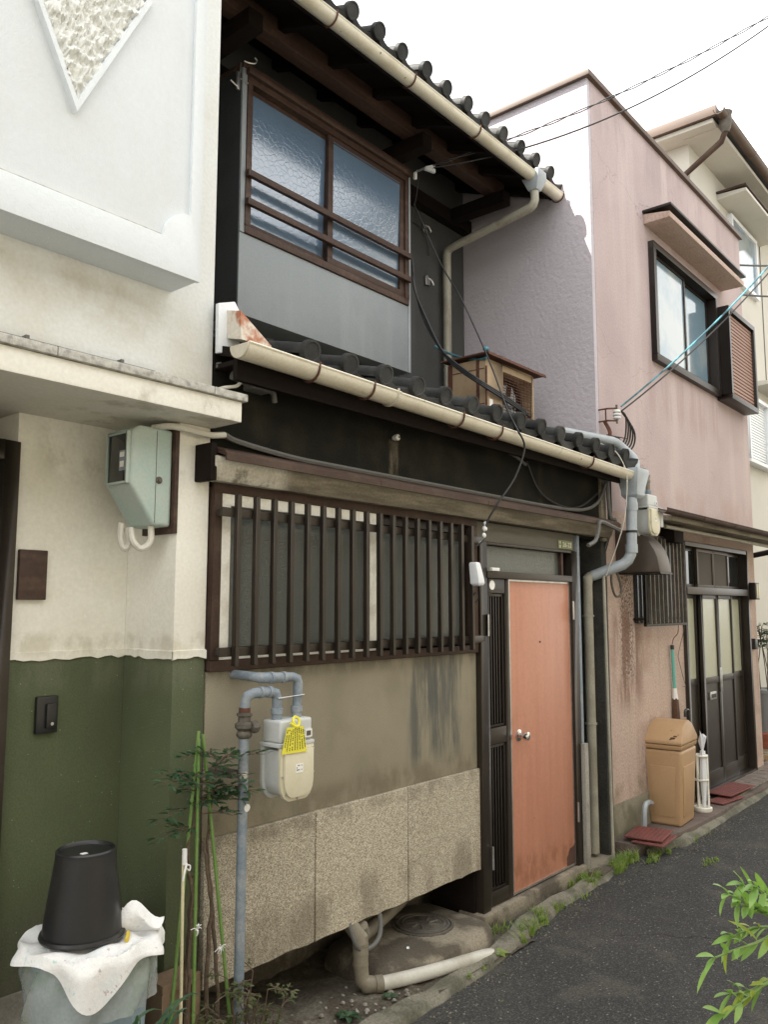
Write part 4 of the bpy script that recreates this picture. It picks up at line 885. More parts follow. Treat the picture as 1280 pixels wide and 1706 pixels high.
def knot(c, label, k=7):
    m = MB(); c = Vector(c)
    for i in range(k):
        a = random.uniform(0, 6.28); e = c+Vector((math.cos(a)*.022, random.uniform(-.012,.004), math.sin(a)*.018))
        m.tube(spline([c, (c+e)/2+Vector((0,-.006,.006)), e], 4), .0016, 5)
    m.ball(c, .005, 6, 5); tag(m.build('string_tie', 'string', smooth=True), label, 'string', 'string ties on the stakes')
tag(MB().tube([(1.831,-.168,.892),(1.832,-.168,.84)], .0085, 8).tube(spline([(1.836,-.176,.845),(1.826,-.178,.82),(1.822,-.176,.79)]), .004, 5).tube(spline([(1.832,-.176,.842),(1.848,-.178,.835),(1.846,-.178,.82),(1.834,-.178,.828)]), .0025, 5).build('string_wrap', 'string', smooth=True), 'white string wrapped round the top of the pale cane', 'string', 'string ties on the stakes')
LT = MB()
for i in range(26):
    x = random.uniform(2.6, 7.5); y = (-.36 if x < 3.3 else (-.24 if x < 5.6 else -.33))-abs(random.gauss(0,.12)); a = random.uniform(0,6.28)
    put_leaf(LT, (x, y, road_h(x)+.006), (math.cos(a), math.sin(a), .08), random.uniform(.012,.03), .009, .1)
g = LT.build('leaf_litter', 'leaf_bronze'); g['kind'] = 'stuff'; g['label'] = 'dry fallen leaves scattered on the asphalt'
knot((1.875,-.185,.62), 'white string knot on the upright bamboo stake', 8)
knot((1.995,-.165,.52), 'white string knot on the right-leaning bamboo stake', 8)
SP = thing('strap_leaf_plant', 'strappy green leaves arching in front of the rubbish bin', 'plant', (1.45, -.36, .0))
m = MB()
for i in range(26):
    a = random.uniform(R(-20), R(200)); L = random.uniform(.12,.26); b_ = Vector((1.47+random.uniform(-.14,.16), -.36+random.uniform(-.03,.03), .42)); vs = []
    for k in range(8):
        u = k/7; q = b_+Vector((math.cos(a)*L*.75*u, -abs(math.sin(a))*.2*L*u, L*(1.25*u-1.0*u*u))); w = .006*(1-u)**.6+.0006; sx = Vector((-math.sin(a)*.6, .6, .25)).normalized()
        vs += [q-sx*w, q+sx*w]
    m.add(vs, [(2*k, 2*k+1, 2*k+3, 2*k+2) for k in range(7)])
for i in range(10): m.tube([(1.47+random.uniform(-.14,.16), -.36+random.uniform(-.03,.03), .02), (1.47+random.uniform(-.14,.16), -.36, .43)], .006, 5)
m.build('leaves', 'leaf_dark', SP, smooth=True)

# ------------------------------------------------------------------ gas meter and its pipes
def gas_meter(ox, oy, oz, k, label, extra=False):
    t = thing('gas_meter', label, 'gas meter', (ox, oy, oz), group='gas meters on the house fronts')
    def X(v): return ox+v*k
    def Yc(v): return oy+v*k
    def Zc(v): return oz+v*k
    u = MB().box(X(-.083),X(.087),Yc(-.052),Yc(.052),Zc(.222),Zc(.306)).build('upper_case', 'meter_grey', t, bevel=.012*k, seg=3)
    B(X(-.092),X(.092),Yc(-.060),Yc(.060),Zc(.206),Zc(.221)).build('rim', 'meter_grey', t, bevel=.003)
    prof = [(-.088,.205),(-.088,.075)] + [(-.088+.05*(1-math.cos(R(a))), .075-.07*math.sin(R(a))) for a in (25,50,75,90)] + [(.038+.05*math.sin(R(a)), .075-.07*math.cos(R(a))) for a in (0,15,40,65)] + [(.088,.075),(.088,.205)]
    P = [(X(a), Zc(b)) for a, b in prof]; Ps = [(X(a*.86), Zc(.11+(b-.11)*.88)) for a, b in prof]
    MB().prism(P, Yc(-.062), Yc(-.046), 'y').build('front_cover', 'meter_cream', t, bevel=.003)
    MB().prism(Ps, Yc(-.074), Yc(-.0625), 'y').build('front_bulge', 'meter_cream', t, bevel=.006*k)
    MB().prism(Ps, Yc(-.0455), Yc(.0395), 'y').build('body', 'meter_grey', t, bevel=.004)
    MB().prism(P, Yc(.04), Yc(.056), 'y').build('back_cover', 'meter_grey', t, bevel=.003)
    for a, b in ((-.08,.19),(.08,.19),(-.081,.10),(.081,.10),(-.06,.03),(.06,.03),(0,.012)):
        MB().lathe((X(a),Yc(-.0625),Zc(b)), [(.005*k,0),(.005*k,-.004*k)], 8, 'y').build('screw', 'steel', t)
    MB().box(X(.045),X(.082),Yc(-.056),Yc(-.0525),Zc(.232),Zc(.262)).build('counter_window', 'white_label', t)
    MB().box(X(.052),X(.074),Yc(-.058),Yc(-.0565),Zc(.238),Zc(.256)).build('counter', 'glass_plain', t)
    lb = MB().box(X(-.022),X(.016),Yc(-.0756),Yc(-.0745),Zc(.108),Zc(.142)).build('maker_label', 'white_label', t)
    for i in range(3):
        for j in range(5):
            if random.random() < .75: B(X(-.018+j*.006), X(-.0145+j*.006), Yc(-.0762), Yc(-.0757), Zc(.117+i*.008), Zc(.1215+i*.008)).build('print', 'print_dark', lb)
    for a in (-.055, .05):
        MB().lathe((X(a),oy,Zc(.305)), [(.020*k,0),(.020*k,.02*k),(.024*k,.022*k),(.024*k,.042*k),(.016*k,.045*k)], 12).build('union', 'galv', t, smooth=True)
    if extra:
        B(X(.095),X(.15),Yc(-.07),Yc(.02),Zc(.075),Zc(.22)).build('sender_box', 'meter_grey', t, bevel=.006)
    return t
gas_meter(2.285, -.19, .985, 1.0, 'pale gas meter with a yellow tag under the lattice window')
YT = thing('yellow_tag', 'yellow printed tag tied over the front of the near gas meter', 'tag', (2.275, -.262, 1.19))
tg = MB().prism([(2.186,1.172),(2.318,1.168),(2.298,1.266),(2.212,1.268)], -.268, -.2665, 'y').build('sheet', 'yellow_tag', YT)
for i in range(9):
    u = i/8; x0 = 2.196+.114*u; x1 = 2.218+.074*u; z = 1.181
    while z < 1.256:
        h = random.uniform(.002,.0075); s = (z-1.172)/.096
        if random.random() < .85: B(x0+(x1-x0)*s-.0022, x0+(x1-x0)*s+.0022, -.2686, -.2682, z, z+h).build('print', 'print_dark', tg)
        z += h+.0016
MB().tube(spline([(2.263,-.266,1.262),(2.25,-.262,1.285),(2.262,-.255,1.302),(2.28,-.262,1.292),(2.272,-.268,1.27),(2.255,-.266,1.268),(2.235,-.262,1.282)]), .0055, 6).build('ribbon', 'yellow_tag', YT, smooth=True)
GP = thing('gas_pipe', 'galvanised gas riser and elbows feeding the meter by the stakes', 'pipe', (2.10, -.15, .1))
MB().tube([(2.10,-.15,.08),(2.102,-.15,1.24)], .019, 12).build('riser', 'galv', GP, smooth=True)
MB().lathe((2.10,-.15,.19), [(.026,-.05),(.027,.03),(.021,.035)], 12).build('socket', 'galv', GP, smooth=True)
MB().lathe((2.103,-.15,1.27), [(.022,-.04),(.03,-.03),(.03,-.02),(.024,-.012),(.036,.0),(.036,.014),(.024,.022),(.024,.04),(.03,.044),(.03,.052),(.02,.056)], 8).build('valve', 'iron', GP, smooth=True)
MB().lathe((2.132,-.176,1.272), [(.018,-.018),(.024,-.005),(.024,.006),(.012,.02)], 8, 'x').build('valve_plug', 'iron', GP, smooth=True)
MB().lathe((2.103,-.15,1.335), [(.022,-.008),(.022,.008)], 12).build('copper_ring', 'rust', GP, smooth=True)
MB().tube([(2.104,-.15,1.32),(2.104,-.152,1.365),(2.11,-.156,1.385),(2.13,-.165,1.395),(2.20,-.186,1.397),(2.222,-.189,1.39),(2.23,-.19,1.37),(2.23,-.19,1.33)], .019, 12).build('elbow_pipe', 'galv', GP, smooth=True)
MB().tube([(2.165,-.0,1.457),(2.163,-.12,1.453),(2.165,-.145,1.451),(2.18,-.162,1.449),(2.315,-.188,1.446),(2.335,-.19,1.438),(2.342,-.19,1.42),(2.336,-.19,1.33)], .018, 12).build('elbow_pipe', 'galv', GP, smooth=True)
for c, a in (((2.16,-.175,1.397),'x'),((2.195,-.185,1.397),'x'),((2.215,-.172,1.4485),'x'),((2.27,-.182,1.447),'x')): MB().lathe(c, [(.0225,-.008),(.0225,.008)], 12, a).build('collar', 'galv', GP, smooth=True)
for x in (2.23, 2.337): MB().lathe((x,-.19,1.345), [(.0135,-.02),(.0135,.03)], 12).build('brass_nipple', 'cane_pale', GP, smooth=True)
MB().tube([(2.215,-.212,1.372),(2.355,-.212,1.376)], .003, 6).build('earth_strap', 'steel', GP, smooth=True)
MB().lathe((2.10,-.15,1.10), [(.023,-.012),(.023,.012)], 12).build('clamp', 'steel', GP, smooth=True)
B(2.05, 2.10, -.145, .0, 1.09, 1.112).build('clamp_arm', 'iron', GP)
MB().lathe((2.107,-.1695,.98), [(.014,0),(.014,-.001)], 14, 'y').build('round_sticker', 'white_label', GP)

# ------------------------------------------------------------------ drain pipes, pad and manhole under the stone panels
DP = thing('drain_pipe', 'jointed drain pipe under the stone panels, turning pale along the kerb', 'pipe', (2.95, -.05, .05))
MB().tube([(2.86,.08,.42),(2.885,.02,.31),(2.90,-.03,.26),(2.90,-.035,.14),(2.902,-.04,.09),(2.915,-.055,.066),(2.96,-.085,.060)], .033, 14).build('stack', 'pipe_brown', DP, smooth=True)
for z in (.235, .195, .15): MB().lathe((2.90,-.033,z), [(.036,-.006),(.036,.006)], 14).build('collar', 'pipe_brown', DP, smooth=True)
MB().tube([(2.945,-.078,.062),(2.975,-.095,.061)], .037, 14).build('socket', 'pipe_brown', DP, smooth=True)
MB().tube(spline([(2.965,-.09,.061),(3.10,-.15,.062),(3.28,-.205,.058),(3.45,-.235,.048),(3.62,-.235,.02),(3.76,-.225,-.03)]), .031, 14).build('pale_pipe', 'pipe_pvc', DP, smooth=True)
MB().tube([(2.93,-.01,.30),(2.95,.0,.25),(2.99,.03,.232),(3.42,.17,.225),(3.49,.195,.235),(3.51,.205,.27),(3.51,.205,.42)], .03, 14).build('branch_pipe', 'pipe_brown', DP, smooth=True)
MB().tube(spline([(3.05,.02,.40),(3.06,-.01,.30),(3.02,-.04,.235),(2.95,-.05,.21),(2.87,-.045,.23),(2.85,-.0,.34)]), .011, 8).build('hose', 'cable_grey', DP, smooth=True)
m = MB(); rings = []; ctr = Vector((3.47, .06))
base = [(2.99,-.06),(3.12,-.13),(3.30,-.19),(3.5,-.205),(3.70,-.19),(3.84,-.11),(3.86,.10),(3.84,.36),(3.4,.38),(3.05,.34),(2.98,.12)]
base = [tuple(v)[:2] for v in spline([(a,b,0) for a,b in base+[base[0]]], 4)][:-1]; vs = []
for k, z in ((1.0,.0),(.985,.05),(.94,.085),(.86,.10),(.5,.108),(.05,.112)): vs += [(ctr.x+(a-ctr.x)*k, ctr.y+(b-ctr.y)*k, z+random.uniform(-.003,.003)) for a, b in base]
n = len(base); m.add(vs, [(i*n+j, i*n+(j+1)%n, (i+1)*n+(j+1)%n, (i+1)*n+j) for i in range(5) for j in range(n)] + [tuple(5*n+j for j in range(n))])
struct(m.build('concrete_pad', 'dirty_concrete', smooth=True))
MH = thing('manhole_cover', 'round ribbed iron manhole cover set in concrete pad beside door', 'manhole cover', (3.53, .10, .1))
MB().lathe((3.53,.10,.10), [(.158,.0),(.158,.016),(.146,.018),(.146,.012)], 40).build('ring', 'iron', MH, smooth=True)
ld = MB().lathe((3.53,.10,.10), [(.138,.0),(.138,.020),(.128,.022),(.125,.018),(.112,.018),(.110,.022),(.104,.022),(.102,.018),(.0,.018)], 40, cap1=False).build('lid', 'iron', MH, smooth=True)
for k in range(9):
    a = k*2*math.pi/9; MB().tube([(3.53+.03*math.cos(a), .10+.03*math.sin(a), .118), (3.53+.085*math.cos(a+.3), .10+.085*math.sin(a+.3), .118)], .006, 5).build('rib', 'iron', ld)
tag(MB().lathe((3.25,-.02,.105), [(.011,0),(.012,.006),(.006,.014)], 10).build('brass_stud', 'steel', smooth=True), 'small shiny metal stud on concrete pad near the pipe', 'stud')

# ------------------------------------------------------------------ fittings round the entrance
NP = thing('number_plate', 'small green house number plate at the right of the header board', 'number plate', (4.94, -.015, 2.1))
np_ = B(4.845, 5.035, -.018, -.0125, 2.100, 2.155).build('plate', 'plate_green', NP, bevel=.001, seg=1)
B(4.883, 4.887, -.0186, -.0182, 2.102, 2.153).build('divider', 'print_dark', np_)
o = inst('digits', text_mesh('26-22', .042, 'digits', 'plate_text'), np_, (4.961, -.0188, 2.127), (R(90), 0, 0), (1.25, 1, 1))
for (a, b, c, d) in ((4.852,4.862,2.140,2.144),(4.866,4.869,2.130,2.150),(4.872,4.875,2.134,2.150),(4.852,4.878,2.119,2.122),(4.854,4.876,2.111,2.114),(4.856,4.859,2.104,2.121),(4.870,4.873,2.104,2.121)):
    B(a, b, -.0186, -.0182, c, d).build('small_character', 'plate_text', np_)
WL = thing('sensor_light', 'white tapered plastic lamp tied to the right end of lattice', 'lamp', (3.73, -.12, 1.83))
m = MB(); vs = []
for (xc, w, d, z) in ((3.688,.018,.020,1.958),(3.690,.022,.024,1.948),(3.712,.028,.028,1.87),(3.716,.030,.029,1.845),(3.717,.020,.020,1.832)):
    vs += [(xc-w,-.135-d,z),(xc+w,-.135-d,z),(xc+w,-.135+d,z),(xc-w,-.135+d,z)]
m.add(vs, [(0,1,2,3),(16,19,18,17)] + [(r*4+i, r*4+(i+1)%4, (r+1)*4+(i+1)%4, (r+1)*4+i) for r in range(4) for i in range(4)])
m.build('body', 'white_louvre', WL, bevel=.006)
MB().tube(spline([(3.74,-.13,1.835),(3.755,-.12,1.80),(3.77,-.10,1.76),(3.745,-.08,1.735),(3.725,-.09,1.77),(3.735,-.11,1.80)]), .004, 6).build('cord', 'cable_black', WL, smooth=True)
IN = thing('door_insulators', 'string of white porcelain insulators on cable above the entrance', 'insulator', (3.85, -.1, 2.1))
for x, z, r in ((3.852,2.180,.013),(3.846,2.150,.018),(3.838,2.113,.015)): MB().ball((x,-.10,z), r, 10, 8, (1,.8,1)).build('insulator', 'porcelain', IN, smooth=True)
MB().tube(spline([(3.835,-.10,2.10),(3.828,-.09,2.085),(3.815,-.08,2.07),(3.83,-.07,2.06)]), .003, 6).build('hook', 'steel', IN, smooth=True)
BI = thing('wall_insulator', 'single white porcelain insulator with rust below it on black wall', 'insulator', (3.173, -.02, 2.56))
MB().lathe((3.173,.0,2.566), [(.012,0),(.016,-.012),(.016,-.03),(.009,-.036)], 14, 'y').build('knob', 'porcelain', BI, smooth=True)
MB().lathe((3.173,-.034,2.566), [(.005,0),(.005,-.005)], 8, 'y').build('nail', 'iron', BI)
tag(MB().tube([(5.452,-.05,.02),(5.452,-.045,.9),(5.452,-.04,1.94)], .011, 8).build('thin_pole', 'pipe_cream', smooth=True), 'thin pale grey pole standing in front of the dark alley gap', 'pole')

# ------------------------------------------------------------------ cables
def cable(name, pts, r, material, label, sm=5, grp=None):
    return tag(MB().tube(spline(pts, sm), r, 6).build(name, material, smooth=True), label, 'cable', grp)
cable('wall_conduit', [(2.05,-.014,2.690),(2.14,-.014,2.675),(3.09,-.014,2.657),(4.07,-.014,2.655),(4.30,-.014,2.64),(4.45,-.014,2.60)], .011, 'cable_grey', 'straight grey conduit along the top of the black wall')
cable('sagging_cable', [(2.075,-.03,2.40),(2.16,-.02,2.385),(2.45,-.015,2.365),(2.73,-.015,2.362),(3.4,-.015,2.362),(4.11,-.015,2.362),(4.8,-.015,2.365),(5.2,-.02,2.385),(5.42,-.03,2.46),(5.52,-.045,2.60)], .012, 'cable_grey', 'grey cable sagging along the black wall just above hood')
cable('loop_cable', [(4.45,-.02,2.62),(4.6,-.02,2.45),(4.85,-.02,2.385),(5.15,-.02,2.40),(5.40,-.04,2.52)], .007, 'cable_black', 'thin black cable looping down the right of the black wall')
cable('hanging_cable', [(4.442,.85,4.577),(4.557,.70,4.127),(4.522,.50,3.804),(4.46,.25,3.319),(4.099,-.10,2.877),(3.924,-.27,2.70),(4.010,-.265,2.61),(3.975,-.22,2.44),(3.88,-.175,2.30),(3.85,-.115,2.19),(3.84,-.10,2.10),(3.80,-.06,2.04)], .0055, 'cable_black', 'thin black cable hanging from bay window over lower gutter to door')
for k in range(3):
    cable('drop_cable', [(4.40,.835-.006*k,4.15-.05*k),(4.405+.006*k,.82,3.933),(4.448,.75+.008*k,3.713-.01*k),(4.445+.01*k,.62,3.465-.012*k),(4.452,.50,3.34-.014*k),(4.50,.335,3.20-.012*k),(4.77,.325,3.155-.014*k),(5.05+.03*k,.325,3.10-.016*k)], .008, 'cable_black', ('upper','middle','lower')[k]+' strand of the black cable bundle from bay window to air conditioner', grp='black bundle by the bay window')
cable('blue_hose', [(4.50,.72,3.52),(4.571,.66,3.478),(4.61,.56,3.43),(4.58,.42,3.385),(4.56,.33,3.375)], .009, 'cable_cyan', 'short light blue hose ending at the corner of the air conditioner')
cable('eave_wire', [(4.44,.80,4.78),(4.452,.84,4.62),(4.458,.9,4.45),(4.44,.98,4.35),(4.47,1.1,4.36)], .003, 'cable_black', 'thin wire curling down the grey wall beside the bay')
cable('wall_wire', [(4.435,.95,4.50),(4.75,1.19,4.68),(4.95,1.19,4.70),(5.05,1.19,4.60),(5.07,1.19,4.50)], .004, 'cable_black', 'short black wire across the grey upper wall')
A, Z_ = Vector((4.48,.72,4.835)), Vector((6.45,-1.95,6.45)); pts = sag(A, Z_, .16, 60)
for k in range(2):
    q = [p+Vector((0, math.cos(i*.9+k*math.pi), math.sin(i*.9+k*math.pi)))*.009 for i, p in enumerate(pts)]
    tag(MB().tube(q, .0042, 5).build('service_wire', 'cable_black', smooth=True), ('upper' if k else 'lower')+' strand of the twisted overhead wire from bay corner to sky', 'wire', 'twisted pair of overhead wires')
tag(MB().tube(sag((4.48,.72,4.82), (6.75,-1.75,6.72), .33, 40), .006, 6).build('overhead_wire', 'cable_black', smooth=True), 'single smooth overhead wire below the twisted pair', 'wire')
tag(MB().tube(sag((5.70,-.10,3.19), (7.9,-1.3,5.55), .12, 30), .007, 8).build('cyan_cable', 'cable_cyan', smooth=True), 'thick turquoise service cable rising from the pink wall to the right', 'cable')
tag(MB().tube(sag((5.72,-.10,3.165), (7.9,-1.28,5.50), .14, 30), .006, 6).build('black_service_cable', 'cable_black', smooth=True), 'black cable running alongside the turquoise service cable', 'cable')
for k, (a, b) in enumerate((((9.72,.4,5.75),(13.5,-.4,6.9)), ((9.72,.4,5.40),(13.5,-.3,6.4)))):
    tag(MB().tube(sag(a, b, .08, 12), .012, 6).build('far_wire', 'cable_black', smooth=True), ('upper' if k == 0 else 'lower')+' black wire crossing the window of the cream house', 'wire')
RK = thing('insulator_rack', 'iron bracket with striped porcelain insulator on the pink corner', 'insulator', (5.66, -.02, 3.1))
MB().tube([(5.64,.05,3.175),(5.64,-.02,3.175),(5.71,-.06,3.185)], .006, 6).tube([(5.64,.05,3.085),(5.64,-.02,3.085),(5.71,-.06,3.09)], .006, 6).tube([(5.64,-.005,3.175),(5.64,-.005,3.085)], .006, 6).build('bracket', 'rust', RK, smooth=True)
MB().lathe((5.71,-.06,3.10), [(.018,0),(.030,.008),(.030,.018),(.022,.024),(.030,.032),(.030,.042),(.022,.048),(.030,.056),(.028,.07),(.014,.075)], 14).build('insulator', 'porcelain', RK, smooth=True)
MB().lathe((5.71,-.06,3.10), [(.008,-.03),(.008,.11)], 8).build('pin', 'iron', RK, smooth=True)
for z in (3.127, 3.150): MB().lathe((5.71,-.06,z), [(.025,-.004),(.025,.004)], 12).build('binding', 'cable_black', RK, smooth=True)
LP = thing('cable_loops', 'tangle of black cable loops below the insulator on pink wall', 'cable', (5.85, -.05, 3.0))
for k in range(5):
    o_ = .035*k; MB().tube(spline([(5.74,-.08,3.17),(5.80+o_,-.09,3.13-.02*k),(5.83+o_,-.07,3.0-.015*k),(5.80+o_*.5,-.05,2.93-.01*k),(5.77,-.03,2.98),(5.70+.01*k,.03,2.92)]), .007, 6).build('loop', 'cable_black', LP, smooth=True)
MB().tube(spline([(5.90,-.08,3.10),(5.93,-.06,3.0),(5.90,-.03,2.92),(5.86,.03,2.88)]), .007, 6).build('loop', 'cable_white', LP, smooth=True)
MB().tube([(5.66,.0,2.985),(6.0,.0,3.01)], .004, 6).build('tie_rod', 'rust', LP)
cable('entry_cable', [(5.675,.02,3.09),(5.67,-.02,3.0),(5.66,.0,2.93),(5.64,.03,2.86)], .014, 'rust', 'rusty cable sleeve running down the pink corner')
cable('hood_cable', [(4.98,-.16,2.12),(5.08,-.165,2.16),(5.13,-.165,2.24),(5.16,-.165,2.29),(5.35,-.165,2.27),(5.50,-.155,2.25),(5.58,-.09,2.27),(5.60,-.07,2.34),(5.55,-.06,2.36),(5.52,-.06,2.5),(5.53,-.05,2.62)], .014, 'cable_grey', 'grey cable winding round the right end of the hood')
for k in range(3):
    cable('corner_cable', [(5.54+.02*k,-.05,2.68),(5.545+.018*k,-.05,2.5),(5.55+.02*k,-.045,2.38),(5.57+.012*k,-.03,2.25),(5.56+.02*k,.02,2.1)], .008, 'cable_black' if k != 1 else 'cable_grey', ('left','middle','right')[k]+' of three cables running down beside the right downpipe', grp='cables beside the right downpipe')
cable('thin_drop_wire', [(5.25,-.12,2.85),(5.36,-.19,2.80),(5.42,-.23,2.70),(5.44,-.24,2.60),(5.45,-.20,2.3),(5.452,-.06,1.94)], .0035, 'cable_white', 'thin pale wire dropping over the lower gutter beside the alley')
cable('alley_loop', [(5.62,-.02,2.0),(5.60,-.03,1.88),(5.66,-.03,1.80),(5.76,-.03,1.82),(5.80,.0,1.92),(5.80,.03,2.0)], .009, 'iron', 'dark hose loop hanging below the vent hood')
# hooks and clips at the bay window
HK = thing('bay_hook', 'small grey metal hook and bracket at the left top of bay window', 'hook', (2.88, .86, 4.7))
B(2.845, 2.868, .885, .90, 4.66, 4.77).build('bracket', 'steel', HK, bevel=.002)
MB().tube(spline([(2.872,.86,4.83),(2.90,.845,4.826),(2.93,.835,4.835),(2.94,.83,4.855),(2.925,.83,4.866)]), .005, 6).build('hook', 'steel', HK, smooth=True)
MB().tube([(2.80,.89,4.69),(2.85,.885,4.67)], .005, 6).tube([(2.86,.88,4.76),(2.862,.875,4.82)], .005, 6).tube([(2.868,.885,4.73),(2.90,.855,4.705)], .005, 6).build('pins', 'steel', HK, smooth=True)
CL = thing('wire_clamp', 'silver wire clamp hanging at the right top of the bay window', 'clamp', (4.45, .74, 4.8))
MB().hexa([(4.43,.735,4.80),(4.50,.70,4.822),(4.505,.72,4.822),(4.435,.755,4.80),(4.43,.735,4.815),(4.50,.70,4.85),(4.505,.72,4.85),(4.435,.755,4.815)]).hexa([(4.43,.735,4.795),(4.50,.70,4.785),(4.505,.72,4.785),(4.435,.755,4.795),(4.43,.735,4.81),(4.50,.70,4.812),(4.505,.72,4.812),(4.435,.755,4.81)]).build('jaw', 'white_louvre', CL)
MB().tube([(4.425,.82,4.80),(4.43,.75,4.805)], .008, 6).build('stem', 'steel', CL)
B(4.395, 4.417, .80, .82, 4.735, 4.785).build('insulator', 'porcelain', CL, bevel=.004)
MB().tube([(4.406,.81,4.785),(4.42,.80,4.81)], .003, 5).build('link', 'steel', CL)
for (x, z, lb) in ((5.03,4.72,'upper broken white fitting on the grey wall by the bay'), (5.06,4.29,'lower white hook fitting on the grey wall by the bay')):
    t = thing('wall_fitting', lb, 'fitting', (x, 1.19, z), group='broken fittings on the grey wall')
    MB().prism([(x-.03,z-.04),(x+.03,z-.03),(x+.025,z+.02),(x-.01,z+.05),(x-.03,z+.03)], 1.19, 1.209, 'y').build('plate', 'steel', t, bevel=.003)
    MB().tube(spline([(x,1.19,z+.02),(x+.01,1.165,z),(x+.03,1.16,z-.03),(x+.05,1.18,z-.025)]), .006, 6).build('hook', 'porcelain', t, smooth=True)

# ------------------------------------------------------------------ air conditioner on the lower roof
AC = thing('air_conditioner', 'weathered beige air conditioner unit with rusty lid on lower roof', 'air conditioner', (4.9, .5, 2.95))
MB().box(4.575,4.785,.35,.65,2.915,3.335).box(5.185,5.215,.35,.65,2.915,3.335).box(4.785,5.185,.35,.65,3.285,3.335).box(4.785,5.185,.35,.65,2.915,2.95).box(4.785,5.185,.62,.65,2.95,3.285).build('case', 'ac_beige', AC, bevel=.006)
MB().prism([(.30,3.352),(.69,3.352),(.69,3.362),(.30,3.362),(.295,3.34),(.30,3.34)], 4.535, 5.305, 'x').build('lid', 'rust', AC)
m = MB()
for i in range(17): m.box(4.786, 5.184, .352, .355, 2.958+.0195*i, 2.962+.0195*i)
for i in range(9): m.box(4.80+.047*i, 4.802+.047*i, .3555, .358, 2.951, 3.284)
m.build('grille', 'rust', AC)
MB().lathe((4.985,.42,3.115), [(.155,0),(.165,-.01),(.165,.05)], 32, 'y', cap0=False, cap1=False).build('fan_ring', 'bronze_dark', AC, smooth=True)
for k in range(4):
    a = k*math.pi/2+.5; m = MB(); vs = []
    for u in (0, .5, 1):
        for w in (-.5, 0, .5):
            aa = a+w*(.9+.5*u); r = .04+.10*u; vs.append((4.985+r*math.cos(aa), .44-.02*w, 3.115+r*math.sin(aa)))
    m.add(vs, [(i*3+j, i*3+j+1, (i+1)*3+j+1, (i+1)*3+j) for i in range(2) for j in range(2)]); m.build('fan_blade', 'pipe_grey', AC)
MB().lathe((4.985,.43,3.115), [(.045,0),(.04,-.02),(.02,-.025)], 20, 'y').build('fan_hub', 'pipe_grey', AC, smooth=True)
for z in (3.26, 3.02): B(4.5725, 4.574, .36, .645, z, z+.006).build('panel_seam', 'rust', AC)
B(4.5715, 4.574, .40, .425, 2.95, 3.335).build('rust_streak', 'rust', AC); B(4.572, 4.574, .62, .66, 2.95, 3.33).build('rust_edge', 'rust', AC)
MB().tube([(4.558,.335,2.92),(4.558,.335,3.27)], .008, 6).build('tie_bar', 'rust', AC)
B(4.615, 4.655, .347, .3495, 3.0, 3.06).build('label', 'white_label', AC)
MB().ball((4.56,.335,3.385), .022, 8, 6, (1.2,1,.8)).build('blue_tape', 'cable_cyan', AC, smooth=True)
for x in (4.62, 5.12): B(x, x+.05, .36, .64, 2.86, 2.914).build('foot', 'tile_grey', AC)

AC.location.z += .05
# ------------------------------------------------------------------ things in front of the pink house
gas_meter(5.885, -.185, 2.235, 1.0, 'grubby white gas meter with side box on the pink wall', True)
GQ = thing('meter_pipes', 'two short bent pipes above the gas meter on pink wall', 'pipe', (5.88, -.12, 2.55))
MB().tube([(5.83,-.185,2.58),(5.83,-.185,2.66),(5.825,-.16,2.70),(5.82,-.12,2.715),(5.81,.05,2.72)], .017, 10).build('pipe', 'pipe_brown', GQ, smooth=True)
MB().tube([(5.935,-.185,2.58),(5.935,-.185,2.69),(5.93,-.165,2.735),(5.925,-.12,2.75),(5.92,.05,2.755)], .017, 10).build('pipe', 'pipe_brown', GQ, smooth=True)
for x, z in ((5.83,2.645),(5.935,2.65),(5.935,2.69)): MB().lathe((x,-.185,z), [(.021,-.008),(.021,.008)], 10).build('collar', 'pipe_brown', GQ, smooth=True)
VH = thing('vent_hood', 'brown curved kitchen vent hood on pink wall in front of lattice', 'vent hood', (5.95, -.1, 2.0))
prf = [(.049,1.975),(.049,2.30)] + [(-.02-.26*math.sin(R(a)), 1.99+.30*math.cos(R(a))) for a in (0,12,24,36,48,60,72,84)] + [(-.285,1.975)]
MB().prism(prf, 5.855, 6.075, 'x').build('shell', 'hood_brown', VH, bevel=.004)
MB().prism([(.048,1.962),(.048,1.974),(-.29,1.974),(-.29,1.962)], 5.85, 6.08, 'x').build('lip', 'bronze_dark', VH)
TBn = thing('tan_bin', 'tan plastic bin with swing lid standing by pink wall', 'bin', (6.50, -.055, .085), R(4))
bx0, by0 = .205, .150
def taper(m, w0, d0, z0, w1, d1, z1): return m.hexa([(-w0,-d0,z0),(w0,-d0,z0),(w0,d0,z0),(-w0,d0,z0),(-w1,-d1,z1),(w1,-d1,z1),(w1,d1,z1),(-w1,d1,z1)])
taper(MB(), .165,.120,0,.200,.148,.56).build('body', 'tan_plastic', TBn, bevel=.025, local=True, seg=3)
taper(MB(), .200,.148,.565,.207,.155,.60).build('rim', 'tan_plastic', TBn, bevel=.008, local=True)
m = MB(); vs = []
for (x, z) in ((-.212,.603),(-.212,.632),(-.115,.728),(-.045,.762),(.045,.768),(.13,.735),(.212,.632),(.212,.603)):
    k = 1 if z < .65 else .9; vs += [(x,-.158*k,z), (x,.158*k,z)]
m.add(vs, [(2*i,2*i+1,2*i+3,2*i+2) for i in range(7)] + [tuple(2*i for i in range(8)), tuple(2*i+1 for i in range(7,-1,-1)), (0,14,15,1)])
LD = m.build('lid', 'tan_plastic', TBn, bevel=.012, local=True)
